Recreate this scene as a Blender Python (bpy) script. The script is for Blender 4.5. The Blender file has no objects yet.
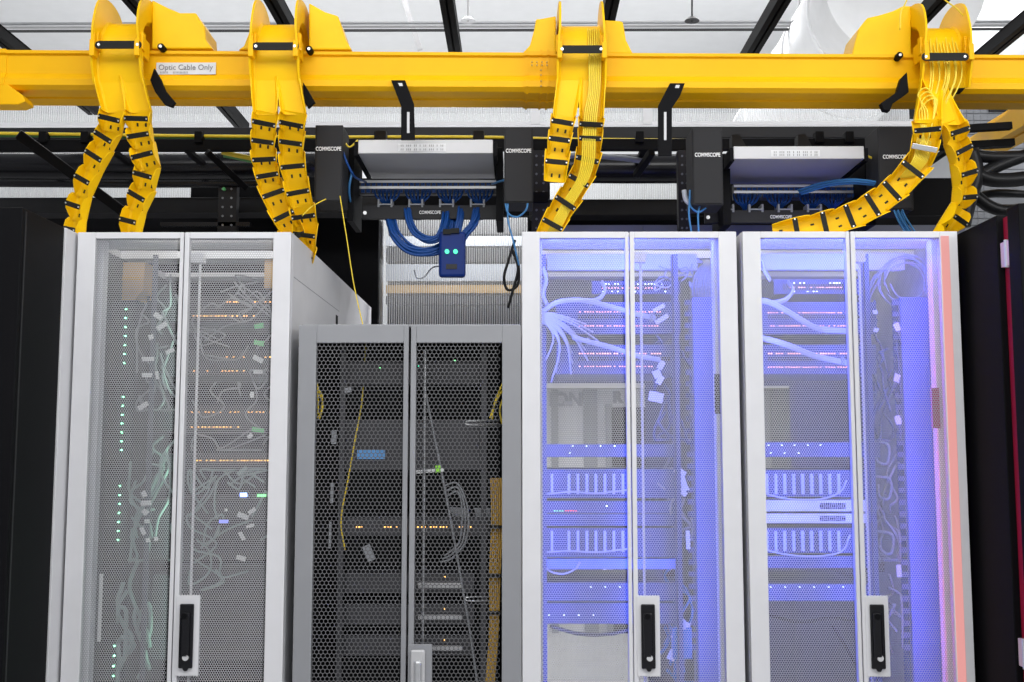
import bpy, math, random
from mathutils import Vector, Matrix
random.seed(7)
SC = bpy.context.scene
COL = SC.collection
FPX = 1080.0
CAMZ = 1.5
PITCH = math.atan(106/FPX)
YAW = math.atan(6/FPX)
ROT = (Matrix.Rotation(YAW, 3, 'Z') @ Matrix.Rotation(math.pi/2 + PITCH, 3, 'X'))
CAM = Vector((0, 0, CAMZ))
F = 3.93           # distance of the rack fronts

def at(px, py, Y):
    d = ROT @ Vector(((px-512)/FPX, (341-py)/FPX, -1.0))
    return CAM + d*(Y/d.y)
def s(n, Y=F):     # a length seen as n pixels at distance Y
    return n*Y/FPX

# ------------------------------------------------------------------ materials
def mat(name, col, rough=0.5, metal=0.0, emit=None, es=0.0, bump=None, var=0.0, spec=0.5, coat=0.0, trans=0.0):
    m = bpy.data.materials.new(name); m.use_nodes = True
    nt = m.node_tree; b = nt.nodes['Principled BSDF']
    b.inputs['Base Color'].default_value = (*col, 1)
    b.inputs['Roughness'].default_value = rough
    b.inputs['Metallic'].default_value = metal
    b.inputs['Specular IOR Level'].default_value = spec
    b.inputs['Coat Weight'].default_value = coat
    if trans: b.inputs['Transmission Weight'].default_value = trans
    if emit:
        b.inputs['Emission Color'].default_value = (*emit, 1)
        b.inputs['Emission Strength'].default_value = es
    if var or bump:
        tc = nt.nodes.new('ShaderNodeTexCoord'); nz = nt.nodes.new('ShaderNodeTexNoise')
        nz.inputs['Scale'].default_value = (bump or 8)
        nz.inputs['Detail'].default_value = 3
        nt.links.new(tc.outputs['Object'], nz.inputs['Vector'])
        if var:
            r = nt.nodes.new('ShaderNodeValToRGB')
            r.color_ramp.elements[0].position = 0.3; r.color_ramp.elements[1].position = 0.7
            r.color_ramp.elements[0].color = (*[max(0, c*(1-var)) for c in col], 1)
            r.color_ramp.elements[1].color = (*[min(1, c*(1+var)) for c in col], 1)
            nt.links.new(nz.outputs['Fac'], r.inputs['Fac']); nt.links.new(r.outputs['Color'], b.inputs['Base Color'])
        if bump:
            bp = nt.nodes.new('ShaderNodeBump'); bp.inputs['Strength'].default_value = 0.08
            nt.links.new(nz.outputs['Fac'], bp.inputs['Height']); nt.links.new(bp.outputs['Normal'], b.inputs['Normal'])
    return m
WHITE = mat('white_powder_coat', (0.64, 0.64, 0.66), 0.5, var=0.03, spec=0.3)
MESHW = mat('white_perforated_steel', (0.46, 0.46, 0.49), 0.55, var=0.02, spec=0.3)
INNERW = mat('white_inner_steel', (0.75, 0.76, 0.78), 0.5, var=0.03)
GREY = mat('grey_powder_coat', (0.25, 0.255, 0.27), 0.45, var=0.03)
MESHG = mat('grey_perforated_steel', (0.115, 0.115, 0.122), 0.5, var=0.02)
BLACK = mat('black_powder_coat', (0.0045, 0.0045, 0.0055), 0.6, bump=60, spec=0.08)
BLACKG = mat('black_gloss', (0.006, 0.006, 0.008), 0.25, spec=0.3)
CHAR = mat('charcoal_steel', (0.022, 0.022, 0.024), 0.55, bump=40, spec=0.2)
CHAR2 = mat('charcoal_texture', (0.020, 0.020, 0.022), 0.6, bump=90, spec=0.2)
YEL = mat('yellow_plastic', (0.88, 0.47, 0.001), 0.45, var=0.03, spec=0.18)
YEL2 = mat('yellow_flexible_plastic', (0.90, 0.54, 0.002), 0.45, var=0.05, spec=0.2)
YELC = mat('yellow_cable', (0.80, 0.60, 0.03), 0.4, var=0.05)
ORAC = mat('amber_cable', (0.55, 0.33, 0.05), 0.5, var=0.1)
GRNC = mat('green_cable', (0.10, 0.30, 0.10), 0.5, var=0.1)
BLUEC = mat('blue_cable', (0.006, 0.05, 0.21), 0.4, var=0.1, spec=0.25)
LBLUEC = mat('light_blue_cable', (0.04, 0.17, 0.38), 0.4, var=0.08, spec=0.3)
WHITEC = mat('white_cable', (0.46, 0.49, 0.55), 0.45, var=0.05)
GREYC = mat('grey_cable', (0.24, 0.25, 0.27), 0.5, var=0.05)
BLACKC = mat('black_cable', (0.008, 0.008, 0.009), 0.4, var=0.1, spec=0.25)
STRAP = mat('black_rubber_strap', (0.012, 0.012, 0.010), 0.6, bump=50, spec=0.2)
SILVER = mat('silver_steel', (0.62, 0.63, 0.64), 0.32, 0.9, var=0.05)
STUD = mat('bright_stud', (0.85, 0.85, 0.85), 0.3, 0.8, var=0.02)
ALU = mat('pale_grey_painted_metal', (0.50, 0.50, 0.51), 0.4, 0.2, var=0.03)
DARKHOLE = mat('dark_recess', (0.02, 0.015, 0.005), 0.8, var=0.1)
DEV = mat('dark_device_steel', (0.10, 0.11, 0.14), 0.45, var=0.1)
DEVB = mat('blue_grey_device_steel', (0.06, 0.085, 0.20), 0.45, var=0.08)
DEVD = mat('black_device_steel', (0.03, 0.03, 0.035), 0.45, var=0.1)
PALEB = mat('pale_lever_plastic', (0.5, 0.56, 0.8), 0.4, var=0.03)
COLB = mat('blue_lit_manager_plastic', (0.10, 0.15, 0.46), 0.42, var=0.05)  # blue light falling on the covers is put into this colour
PAPER = mat('white_paper_label', (0.66, 0.67, 0.68), 0.7, var=0.03)
GRNT = mat('green_tag', (0.15, 0.62, 0.22), 0.6, var=0.05)
BLUT = mat('blue_tag', (0.10, 0.30, 0.62), 0.6, var=0.05)
REDT = mat('red_printed_label', (0.35, 0.05, 0.12), 0.6, var=0.2)
PINKM = mat('pale_hinge_metal', (0.75, 0.55, 0.6), 0.4, 0.2, var=0.05)
DEVICEB = mat('blue_plastic_housing', (0.002, 0.02, 0.14), 0.3, var=0.05, spec=0.2)
BOXB = mat('tan_cardboard', (0.52, 0.34, 0.14), 0.7, var=0.12)
CEIL = mat('pale_ceiling', (0.78, 0.79, 0.80), 0.8, var=0.02)
WALLM = mat('white_wall_paint', (0.80, 0.81, 0.82), 0.8, var=0.02)
FLOORM = mat('grey_floor_tile', (0.45, 0.45, 0.46), 0.4, var=0.05)
DUCT = mat('galvanised_duct', (0.74, 0.75, 0.76), 0.35, 0.3, var=0.04)
LETG = mat('grey_wall_lettering', (0.33, 0.33, 0.36), 0.7, var=0.03)
LETW = mat('white_printed_lettering', (0.8, 0.8, 0.8), 0.6, var=0.02)
LETD = mat('grey_printed_lettering', (0.2, 0.2, 0.2), 0.6, var=0.02)
REDLIT = mat('red_lit_recess', (0.30, 0.004, 0.03), 0.5, var=0.1)
GREENP = mat('pale_green_cable', (0.24, 0.32, 0.31), 0.5, var=0.1)
def led(name, c, st): return mat(name, (0.02, 0.02, 0.02), 0.5, emit=c, es=st)
L_AMB = led('amber_light', (1, 0.50, 0.12), 3.2)
L_RED = led('pink_red_light', (1, 0.42, 0.36), 2.6)
L_RED2 = led('red_light', (1, 0.08, 0.08), 2.2)
L_GRN = led('green_light', (0.35, 1, 0.62), 5)
L_GRN2 = led('bright_green_light', (0.25, 1, 0.35), 2.2)
L_TEAL = led('teal_light', (0.08, 1, 0.55), 1.4)
L_WHT = led('white_light', (0.8, 0.92, 1), 3.5)
L_BLU = led('blue_light', (0.25, 0.4, 1), 7)
L_PINK = led('pink_lit_stile', (1, 0.42, 0.40), 0.78)  # glow painted in for pink light on a door stile
L_BSTRIP = led('blue_strip_light', (0.22, 0.26, 1), 2.0)

def poly_mat(f0=0.35, f1=0.85):
    m = bpy.data.materials.new('ribbed_polycarbonate'); m.use_nodes = True
    nt = m.node_tree; b = nt.nodes['Principled BSDF']; out = nt.nodes['Material Output']
    b.inputs['Base Color'].default_value = (0.80, 0.81, 0.81, 1); b.inputs['Roughness'].default_value = 0.22
    tl = nt.nodes.new('ShaderNodeBsdfTranslucent'); tl.inputs['Color'].default_value = (0.8, 0.8, 0.8, 1)
    tr = nt.nodes.new('ShaderNodeBsdfTransparent'); tr.inputs['Color'].default_value = (0.92, 0.93, 0.93, 1)
    tc = nt.nodes.new('ShaderNodeTexCoord'); sx = nt.nodes.new('ShaderNodeSeparateXYZ'); ml = nt.nodes.new('ShaderNodeMath'); ml.operation = 'MULTIPLY'; ml.inputs[1].default_value = 2*math.pi/0.0135
    sn = nt.nodes.new('ShaderNodeMath'); sn.operation = 'SINE'; mr = nt.nodes.new('ShaderNodeMapRange'); mr.inputs[1].default_value = -0.6; mr.inputs[2].default_value = 0.6; mr.inputs[3].default_value = f0; mr.inputs[4].default_value = f1
    nt.links.new(tc.outputs['Object'], sx.inputs[0]); nt.links.new(sx.outputs['X'], ml.inputs[0]); nt.links.new(ml.outputs[0], sn.inputs[0]); nt.links.new(sn.outputs[0], mr.inputs[0])
    m1 = nt.nodes.new('ShaderNodeMixShader'); m1.inputs[0].default_value = 0.35
    m2 = nt.nodes.new('ShaderNodeMixShader'); nt.links.new(mr.outputs[0], m2.inputs[0])
    nt.links.new(b.outputs[0], m1.inputs[1]); nt.links.new(tl.outputs[0], m1.inputs[2])
    nt.links.new(m1.outputs[0], m2.inputs[1]); nt.links.new(tr.outputs[0], m2.inputs[2])
    nt.links.new(m2.outputs[0], out.inputs['Surface'])
    return m
POLY = poly_mat()

# ------------------------------------------------------------------ mesh builder
class MB:
    def __init__(self): self.v = []; self.f = []
    def box(self, a, b):
        x0, x1 = sorted((a[0], b[0])); y0, y1 = sorted((a[1], b[1])); z0, z1 = sorted((a[2], b[2]))
        n = len(self.v)
        self.v += [(x0,y0,z0),(x1,y0,z0),(x1,y1,z0),(x0,y1,z0),(x0,y0,z1),(x1,y0,z1),(x1,y1,z1),(x0,y1,z1)]
        self.f += [tuple(n+i for i in q) for q in ((0,3,2,1),(4,5,6,7),(0,1,5,4),(1,2,6,5),(2,3,7,6),(3,0,4,7))]
        return self
    def pbox(self, x0, y0, x1, y1, Y, d):   # front face seen between two pixels at distance Y, d deep
        a = at(x0, y1, Y); b = at(x1, y0, Y)
        return self.box((a.x, Y, a.z), (b.x, Y+d, b.z))
    def obox(self, c, ax, ay, az, hx, hy, hz):   # oriented box
        n = len(self.v)
        for z in (-1, 1):
            for (x, y) in ((-1,-1),(1,-1),(1,1),(-1,1)):
                self.v.append(tuple(c + ax*(x*hx) + ay*(y*hy) + az*(z*hz)))
        self.f += [tuple(n+i for i in q) for q in ((0,3,2,1),(4,5,6,7),(0,1,5,4),(1,2,6,5),(2,3,7,6),(3,0,4,7))]
        return self
    def bar(self, p, q, w, t):                   # rectangular bar between two points
        p, q = Vector(p), Vector(q); az = (q-p); L = az.length/2; az.normalize()
        ay = Vector((0,1,0)) if abs(az.y) < 0.9 else Vector((0,0,1))
        ax = ay.cross(az).normalized(); ay = az.cross(ax)
        return self.obox((p+q)/2, ax, ay, az, w/2, t/2, L)
    def prism(self, pts, axis, a0, a1):          # closed 2-D outline pushed along an axis
        n = len(self.v); k = len(pts)
        for a in (a0, a1):
            for (u, w) in pts:
                self.v.append({'x': (a,u,w), 'y': (u,a,w), 'z': (u,w,a)}[axis])
        self.f += [tuple(range(n, n+k)), tuple(range(n+2*k-1, n+k-1, -1))]
        for i in range(k):
            j = (i+1) % k
            self.f.append((n+i, n+k+i, n+k+j, n+j))
        return self
    def cyl(self, p, q, r, seg=16, r2=None):
        return self.tube([p, q], r, seg, smooth=False, r2=r2)
    def tube(self, pts, r, seg=8, smooth=True, sub=6, r2=None):
        P = [Vector(p) for p in pts]
        if smooth and len(P) > 2: P = catmull(P, sub)
        m = len(P); n = len(self.v); up = None
        for i, p in enumerate(P):
            t = (P[min(i+1, m-1)] - P[max(i-1, 0)])
            t = t.normalized() if t.length > 1e-9 else Vector((0,0,1))
            if up is None:
                up = Vector((0,1,0)) if abs(t.y) < 0.8 else Vector((0,0,1))
            ax = up.cross(t); ax.normalize(); up2 = t.cross(ax); up = up2
            rr = r if r2 is None else r + (r2-r)*i/(m-1)
            for k in range(seg):
                a = 2*math.pi*k/seg
                self.v.append(tuple(p + ax*(rr*math.cos(a)) + up2*(rr*math.sin(a))))
        for i in range(m-1):
            for k in range(seg):
                a = n+i*seg+k; b = n+i*seg+(k+1) % seg
                self.f.append((a, b, b+seg, a+seg))
        self.f += [tuple(range(n+seg-1, n-1, -1)), tuple(range(n+(m-1)*seg, n+m*seg))]
        return self
    def build(self, name, m, parent=None, bevel=0.0, smooth=False):
        me = bpy.data.meshes.new(name); me.from_pydata(self.v, [], self.f); me.update()
        me.materials.append(m)
        if smooth:
            for p in me.polygons: p.use_smooth = len(p.vertices) == 4
        o = bpy.data.objects.new(name, me); COL.objects.link(o)
        if parent is not None: setpar(o, parent)
        if bevel:
            b = o.modifiers.new('edge', 'BEVEL'); b.width = bevel; b.segments = 2; b.limit_method = 'ANGLE'
        return o
def setpar(o, parent):
    o.parent = parent
    M = Matrix.Translation(parent_loc(parent)); o.matrix_parent_inverse = M.inverted()
def parent_loc(p):
    v = Vector(p.location)
    return v if p.parent is None else v
def catmull(P, sub):
    out = []
    Q = [P[0]*2-P[1]] + P + [P[-1]*2-P[-2]]
    for i in range(1, len(Q)-2):
        a, b, c, d = Q[i-1:i+3]
        for k in range(sub):
            t = k/sub
            out.append(0.5*((2*b)+(c-a)*t+(2*a-5*b+4*c-d)*t*t+(3*b-a-3*c+d)*t**3))
    out.append(P[-1]); return out
def thing(name, label, cat, loc, group=None):
    o = bpy.data.objects.new(name, None); COL.objects.link(o); o.location = loc; o.empty_display_size = 0.05
    return tag(o, label, cat, group)
def tag(o, label, cat, group=None, kind=None):
    o['label'] = label; o['category'] = cat
    if group: o['group'] = group
    if kind: o['kind'] = kind
    return o
def struct(o): o['kind'] = 'structure'; return o
def text(name, body, px, py, Y, hpx, m, parent, align='CENTER', wpx=None, bold=0.0):
    c = bpy.data.curves.new(name, 'FONT'); c.body = body; c.align_x = align; c.align_y = 'CENTER'
    c.size = s(hpx, Y)/0.70; c.extrude = 0.0006; c.offset = bold; c.materials.append(m)
    o = bpy.data.objects.new(name, c); COL.objects.link(o)
    o.location = at(px, py, Y) + Vector((0, -0.001, 0)); o.rotation_euler = (math.pi/2, 0, 0)
    bpy.context.view_layer.update()
    me = bpy.data.meshes.new_from_object(o.evaluated_get(bpy.context.evaluated_depsgraph_get()))
    k = s(wpx, Y)/max(1e-6, o.dimensions.x) if wpx else 1
    loc = o.location.copy(); bpy.data.objects.remove(o)
    for v in me.vertices: x, y, z = v.co; v.co = (x*k+loc.x, loc.y-z, y+loc.z)
    o = bpy.data.objects.new(name, me); COL.objects.link(o)
    if not me.materials: me.materials.append(m)
    if parent is not None: setpar(o, parent)
    return o
def cable(name, pts, r, m, label, group=None, seg=8, cat='cable'):
    o = MB().tube([at(*p) for p in pts], r, seg).build(name, m, None, smooth=True)
    return tag(o, label, cat, group)

# ------------------------------------------------------------------ camera
cd = bpy.data.cameras.new('camera'); cam = bpy.data.objects.new('camera', cd); COL.objects.link(cam)
cd.sensor_width = 36; cd.lens = FPX*36/1024; cam.location = CAM
cam.rotation_euler = ROT.to_euler(); SC.camera = cam; cd.clip_end = 100

# ------------------------------------------------------------------ room
struct(MB().box((-8,-3,-0.1),(8,13.2,0)).build('floor', FLOORM))
struct(MB().box((-8,-3,5.6),(8,13.2,5.75)).build('ceiling', CEIL))
struct(MB().box((-8,13,0),(8,13.2,5.6)).build('wall_back', WALLM))
struct(MB().box((-8.15,-3,0),(-8,13.2,5.6)).build('wall_left', WALLM))
struct(MB().box((8,-3,0),(8.15,13.2,5.6)).build('wall_right', WALLM))

# ------------------------------------------------------------------ perforated panel
def perforated(x0, x1, z0, z1, y, pitch, k, th=0.0012):
    R = pitch/math.sqrt(3); dz = R*1.5
    nx = int((x1-x0)/pitch); nz = int((z1-z0)/dz)
    V = []; Fc = []; key = {}
    def vert(x, z, yy):
        q = (round(x*1e5), round(z*1e5), yy)
        if q not in key: key[q] = len(V); V.append((x, yy, z))
        return key[q]
    cs = [(math.cos(math.radians(90+60*i)), math.sin(math.radians(90+60*i))) for i in range(6)]
    for j in range(nz):
        cz = z1 - R - j*dz
        for i in range(nx - (j % 2)):
            cx = x0 + pitch*(i+0.5+(0.5 if j % 2 else 0))
            o = [vert(cx+R*c, cz+R*q, y) for c, q in cs]
            n = len(V)
            V.extend((cx+R*k*c, y, cz+R*k*q) for c, q in cs)
            V.extend((cx+R*k*c, y+th, cz+R*k*q) for c, q in cs)
            for a in range(6):
                b = (a+1) % 6
                Fc.append((o[a], o[b], n+b, n+a)); Fc.append((n+a, n+b, n+6+b, n+6+a))
    return V, Fc

def make_door(w, ztop, zb, outer, inner, top, mf, mm, pitch, k, side, name_panel='perforated_panel', plate=None):
    """door in local coordinates: x 0..w; side=-1 outer stile on the left"""
    e = bpy.data.objects.new('door', None); COL.objects.link(e)
    lo, li = (outer, inner) if side < 0 else (inner, outer)
    b = MB()
    b.box((0,0,zb),(lo,0.03,ztop)).box((w-li,0,zb),(w,0.03,ztop))
    b.box((lo,0,ztop-top),(w-li,0.03,ztop)).box((lo,0,zb),(w-li,0.03,0.42))
    b.build('frame', mf, e, bevel=0.002)
    V, Fc = perforated(lo-pitch*.3, w-li+pitch*.3, 0.41, ztop-top+pitch*.2, 0.006, pitch, k)
    p = MB(); p.v = V; p.f = Fc; p.build(name_panel, mm, e)
    return e

def handle(parent, x, z, white=True):
    """swing handle on its plate; x,z = centre, door front at y=0 local"""
    hw, hh = 0.041, 0.139
    p = MB().box((x-hw,-0.003,z-hh),(x+hw,0.012,z+hh))
    for i in range(8):
        xx = x-hw+0.0025+i*2*hw/8
        p.prism([(xx, z+hh), (xx+0.008, z+hh), (xx+0.004, z+hh+0.005)], 'y', -0.002, 0.006)
        p.prism([(xx, z-hh), (xx+0.004, z-hh-0.005), (xx+0.008, z-hh)], 'y', -0.002, 0.006)
    p.build('handle_plate', WHITE, parent, bevel=0.001)
    h = MB().box((x-0.027,-0.014,z-0.112),(x+0.023,-0.003,z+0.112)).build('handle', BLACKG, parent, bevel=0.004)
    g = MB().box((x-0.020,-0.024,z-0.075),(x+0.012,-0.012,z+0.085)); g.build('grip', BLACKG, h, bevel=0.006)
    MB().cyl((x+0.001,-0.024,z-0.073),(x+0.001,-0.013,z-0.073),0.011,20).build('lock', STUD, h, smooth=False)
    MB().cyl((x-0.006,-0.028,z+0.072),(x-0.006,-0.02,z+0.072),0.010,20).build('button', BLACK, h)
    MB().prism([(x-0.012,z-0.111),(x+0.01,z-0.111),(x+0.004,z-0.121),(x-0.006,z-0.121)], 'y', -0.013, -0.004).build('latch', BLACKG, h)

def copy_obj(o, parent):
    c = o.copy(); COL.objects.link(c); c.parent = parent
    for ch in [k for k in bpy.data.objects if k.parent == o]: copy_obj(ch, c)
    return c

ZT = at(520, 231.2, F).z; ZH = at(650, 636, F).z
W = 0.79; DW = W/2-0.002
dl = make_door(DW, ZT-0.002, 0.08, 0.066, 0.014, 0.024, WHITE, MESHW, 0.0086, 0.79, -1)
dr = make_door(DW, ZT-0.002, 0.08, 0.066, 0.017, 0.024, WHITE, MESHW, 0.0086, 0.79, 1)
handle(dr, 0.017+0.035, ZH)
# lock rod with its guide, behind the right door
rod = MB().cyl((0.045,0.05,0.5),(0.045,0.05,ZT-0.09),0.005,8)
rod.build('lock_rod', INNERW, dr)
MB().box((0.018,0.028,ZT-0.11),(0.062,0.062,ZT-0.075)).build('rod_guide', INNERW, dr)
def screwset():
    b = MB()
    for x in (0.03, 0.12, 0.2, 0.31): b.cyl((x,-0.002,ZT-0.014),(x,0.0,ZT-0.014),0.0025,10)
    return b

def white_rack(px0, label, first, rails=(0.115,0.655)):
    X0 = at(px0, 232, F).x
    t = thing('server_rack', label, 'server rack', (X0, F, 0), 'white server racks in the row')
    loc = lambda m: m
    b = MB()
    D = 1.1
    def part(name, mbx, m, bevel=0.0015):
        mbx.v = [(x+X0, y+F, z) for x, y, z in mbx.v]
        return mbx.build(name, m, t, bevel=bevel)
    part('side_panel', MB().box((0.0,0.035,0.05),(0.012,D,ZT)), WHITE)
    sp = MB().box((W-0.012,0.035,0.05),(W,D,ZT))
    part('side_panel', sp, WHITE)
    part('roof', MB().box((0.012,0.035,ZT-0.02),(W-0.012,0.26,ZT)), INNERW)
    part('roof_bar', MB().box((0.012,0.40,ZT-0.03),(W-0.012,0.52,ZT)), INNERW)
    part('roof_bar', MB().box((0.012,0.95,ZT-0.02),(W-0.012,D,ZT)), INNERW)
    if not first: part('cross_bar', MB().box((0.1,0.27,ZT-0.10),(W-0.1,0.31,ZT-0.035)), INNERW)
    part('post', MB().box((0.014,0.06,0.08),(0.075,0.11,ZT-0.02)), INNERW)
    part('post', MB().box((W-0.075,0.06,0.08),(W-0.014,0.11,ZT-0.02)), INNERW)
    part('base', MB().box((0,0.0,0.0),(W,D,0.05)), BLACK)
    for x in rails:
        r = MB().box((x,0.15,0.1),(x+0.003,0.2,ZT-0.06)).box((x,0.15,0.1),(x+0.02,0.153,ZT-0.06))
        for i in range(58):
            zz = 0.5+i*0.03
            r.box((x+0.006,0.148,zz),(x+0.014,0.1502,zz+0.014))
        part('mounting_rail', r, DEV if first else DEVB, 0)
    for src, xx in ((dl, 0.0), (dr, W/2+0.002)):
        if first: d = src; d.parent = t
        else: d = copy_obj(src, t)
        d.location = (xx, 0, 0)
        if src is dr and not first: pass
    return t, X0
RACK_A, XA = white_rack(78, 'white rack left of the grey rack, with a column of green lights inside', True, (0.23, 0.735))
RACK_C, XC = white_rack(522, 'blue-lit white rack directly right of the grey rack', False, (0.072, 0.575))
RACK_D, XD = white_rack(742.5, 'blue-lit white rack with a pink-lit right edge', False, (0.072, 0.49))
# filler seams
bpy.context.view_layer.update()
# glowing strip stands in for pink light on the last rack's right stile
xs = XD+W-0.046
MB().box((xs-0.016, F-0.004, 0.45), (xs+0.013, F-0.0005, ZT-0.02)).build('stile_pink_glow', L_PINK, RACK_D)

# ------------------------------------------------------------------ grey rack
def grey_rack():
    X0 = at(299, 325, F).x; X1 = at(521, 325, F).x; Wg = X1-X0; zt = at(410, 325, F).z
    t = thing('server_rack', 'shorter grey rack with black honeycomb doors between two white racks', 'server rack', (X0, F, 0))
    dw = Wg/2-0.004
    L = make_door(dw, zt, 0.08, s(18), s(5), s(18), GREY, MESHG, 0.0155, 0.84, -1)
    R = make_door(dw, zt, 0.08, s(19), s(5.5), s(18), GREY, MESHG, 0.0155, 0.84, 1)
    z = at(425, 665, F).z
    MB().box((0.0,-0.004,z-0.13),(0.086,0.012,z+0.072)).build('handle_plate', GREY, R, bevel=0.002)
    h = MB().box((0.010,-0.016,z-0.13),(0.062,-0.004,z+0.055)).build('handle', ALU, R, bevel=0.008)
    MB().box((0.024,-0.03,z-0.11),(0.05,-0.014,z+0.02)).build('grip', SILVER, h, bevel=0.01)
    MB().cyl((0.048,0.05,0.5),(0.048,0.05,zt-0.09),0.005,8).build('lock_rod', SILVER, R)
    for d, x in ((L, 0), (R, Wg/2+0.004)):
        d.parent = t; d.location = (x, 0, 0)
    def part(name, m, ma, bevel=0.002):
        m.v = [(x+X0, y+F, z) for x, y, z in m.v]; return m.build(name, ma, t, bevel=bevel)
    part('side_panel', MB().box((0.002,0.035,0.05),(0.014,1.0,zt-0.004)), GREY)
    part('side_panel', MB().box((Wg-0.014,0.035,0.05),(Wg-0.002,1.0,zt-0.004)), GREY)
    part('roof', MB().box((0.002,0.03,zt-0.004),(Wg-0.002,1.0,zt+0.006)), GREY)
    part('back_panel', MB().box((0.014,0.98,0.05),(Wg-0.014,1.0,zt-0.004)), BLACK)
    part('liner', MB().box((0.0145,0.04,0.05),(0.018,0.98,zt-0.006)).box((Wg-0.018,0.04,0.05),(Wg-0.0145,0.98,zt-0.006)).box((0.018,0.04,zt-0.012),(Wg-0.018,0.98,zt-0.0045)), BLACK, 0)
    part('base', MB().box((0,0,0),(Wg,1.0,0.05)), BLACK)
    for x in (0.13, Wg-0.15):
        part('mounting_rail', MB().box((x,0.15,0.1),(x+0.02,0.153,zt-0.05)), DEVD, 0)
    return t
grey_rack()
# ------------------------------------------------------------------ containment panel behind the left rack
zs = ZT
x1 = XA+W
tag(MB().box((x1-0.05, F+1.105, 0.0), (x1, 6.12, zs)).build('containment_panel', WHITE, bevel=0.002),
    'white side panel continuing behind the left white rack towards the ribbed sheet', 'panel')
MB().box((XA+W-0.001, 4.93, at(347,330,4.94).z), (XA+W+0.002, 4.98, at(347,315,4.94).z)).build('side_latch', BLACK, RACK_A)
MB().box((XA+W-0.001, F+0.06, ZT-0.162), (XA+W+0.0004, F+1.09, ZT-0.159)).build('side_seam', GREYC, RACK_A)
# dark rear lining inside rack A so the equipment stands before darkness
MB().box((XA+0.013, F+1.07, 0.05), (XA+W-0.013, F+1.09, ZT)).build('back_panel', BLACK, RACK_A)
MB().box((XA+0.0125, F+0.14, 0.05), (XA+0.016, F+1.06, ZT-0.03)).build('liner', DEVD, RACK_A)
MB().box((XA+W-0.016, F+0.14, 0.05), (XA+W-0.0125, F+1.06, ZT-0.03)).build('liner', DEVD, RACK_A)
#@@SIDE
# ------------------------------------------------------------------ side cabinets
t = thing('cabinet', 'tall black-fronted cabinet with a white side, left of all the racks', 'cabinet', (-2.0, 3.52, 0))
MB().box((-2.5,3.52,0),(-1.645,3.85,ZT)).build('front_section', BLACK, t, bevel=0.003)
MB().box((-2.5,3.855,0),(-1.64,4.9,ZT)).build('side_panel', WHITE, t, bevel=0.003)
MB().box((-1.648,3.54,0.3),(-1.6425,3.548,ZT-0.01)).build('seam_strip', CHAR, t)
t = thing('cabinet', 'tall black cabinet with red-lit seam at the right end of the row', 'cabinet', (2.0, 3.5, 0))
MB().box((1.645,3.665,0),(2.5,4.7,ZT)).build('body', BLACK, t, bevel=0.003)
MB().box((1.645,3.50,0),(2.5,3.585,ZT+0.005)).build('door', BLACK, t, bevel=0.003)
MB().box((1.668,3.586,0.05),(2.5,3.664,ZT-0.01)).build('recess_slab', REDLIT, t)  # red light in the door gap is put into this slab's colour
for z0, z1 in ((at(1007,266,3.62).z, at(1007,241,3.62).z), (at(1015,668,3.62).z, at(1015,640,3.62).z)):
    h = MB().box((1.652,3.59,z0),(1.682,3.66,z1)).build('hinge', PINKM, t, bevel=0.002)
    MB().cyl((1.655,3.62,z0-0.004),(1.655,3.62,z1+0.004),0.008,12).build('pin', STUD, h)

# ------------------------------------------------------------------ overhead structure
def sheet(name, px0, px1, py0, py1, Y, label):
    a = at(px0, py1, Y); b = at(px1, py0, Y); n = int((b.x-a.x)/0.0135)*4
    V = []; Fc = []
    for i in range(n+1):
        x = a.x + (b.x-a.x)*i/n; y = Y + 0.0045*math.sin(i*math.pi/2) 
        V += [(x, y, a.z), (x, y, b.z)]
    for i in range(n): Fc.append((2*i, 2*i+2, 2*i+3, 2*i+1))
    m = MB(); m.v = V; m.f = Fc
    t = thing(name, label, 'panel', (a.x, Y, a.z))
    o = m.build('ribbed_sheet', POLY, t)
    for p in o.data.polygons: p.use_smooth = True
    return t
sheet('light_panel_wall', -30, 962, 100, 131, 6.3, 'ribbed translucent strip wall seen just under the yellow tray')
sheet('light_panel_wall', 0, 700, 183, 200, 6.32, 'ribbed translucent sheet glimpsed through the slot between dark beams')
t = sheet('ribbed_curtain_wall', 381, 536, 214, 460, 6.34, 'large ribbed translucent sheet above the shorter grey rack')
MB().pbox(377, 214, 383, 460, 6.30, 0.05).build('edge_frame', SILVER, t)
# added bars whose colours stand in for reflections on the ribbed sheet
for (y0, y1, m, lab) in ((236,246,WHITEC,'added pale bar standing for a reflection on the ribbed sheet, uppermost'),
                         (248,262,DEVD,'added dark bar standing for a dark band on the ribbed sheet'),
                         (264,281,WHITEC,'added white bar standing for the brightest reflection on the ribbed sheet'),
                         (285,293,BOXB,'added beige bar standing for a beige reflection on the ribbed sheet'),
                         (296,304,DEVD,'added thin dark bar standing for a dark band under the reflections')):
    tag(MB().pbox(386, y0, 534, y1, 6.6, 0.12).build('beam', m), lab, 'beam')
tag(MB().pbox(386, 200, 534, 420, 6.95, 0.03).build('backing_panel', CHAR), 'added dark panel standing for the dark space behind the ribbed sheet', 'panel')  # added sheet that makes the space behind the bars dark
tag(MB().pbox(388, 210, 534, 234, 6.75, 0.1).build('beam', CHAR), 'added top dark bar standing for a dark band on the ribbed sheet', 'beam')
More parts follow.
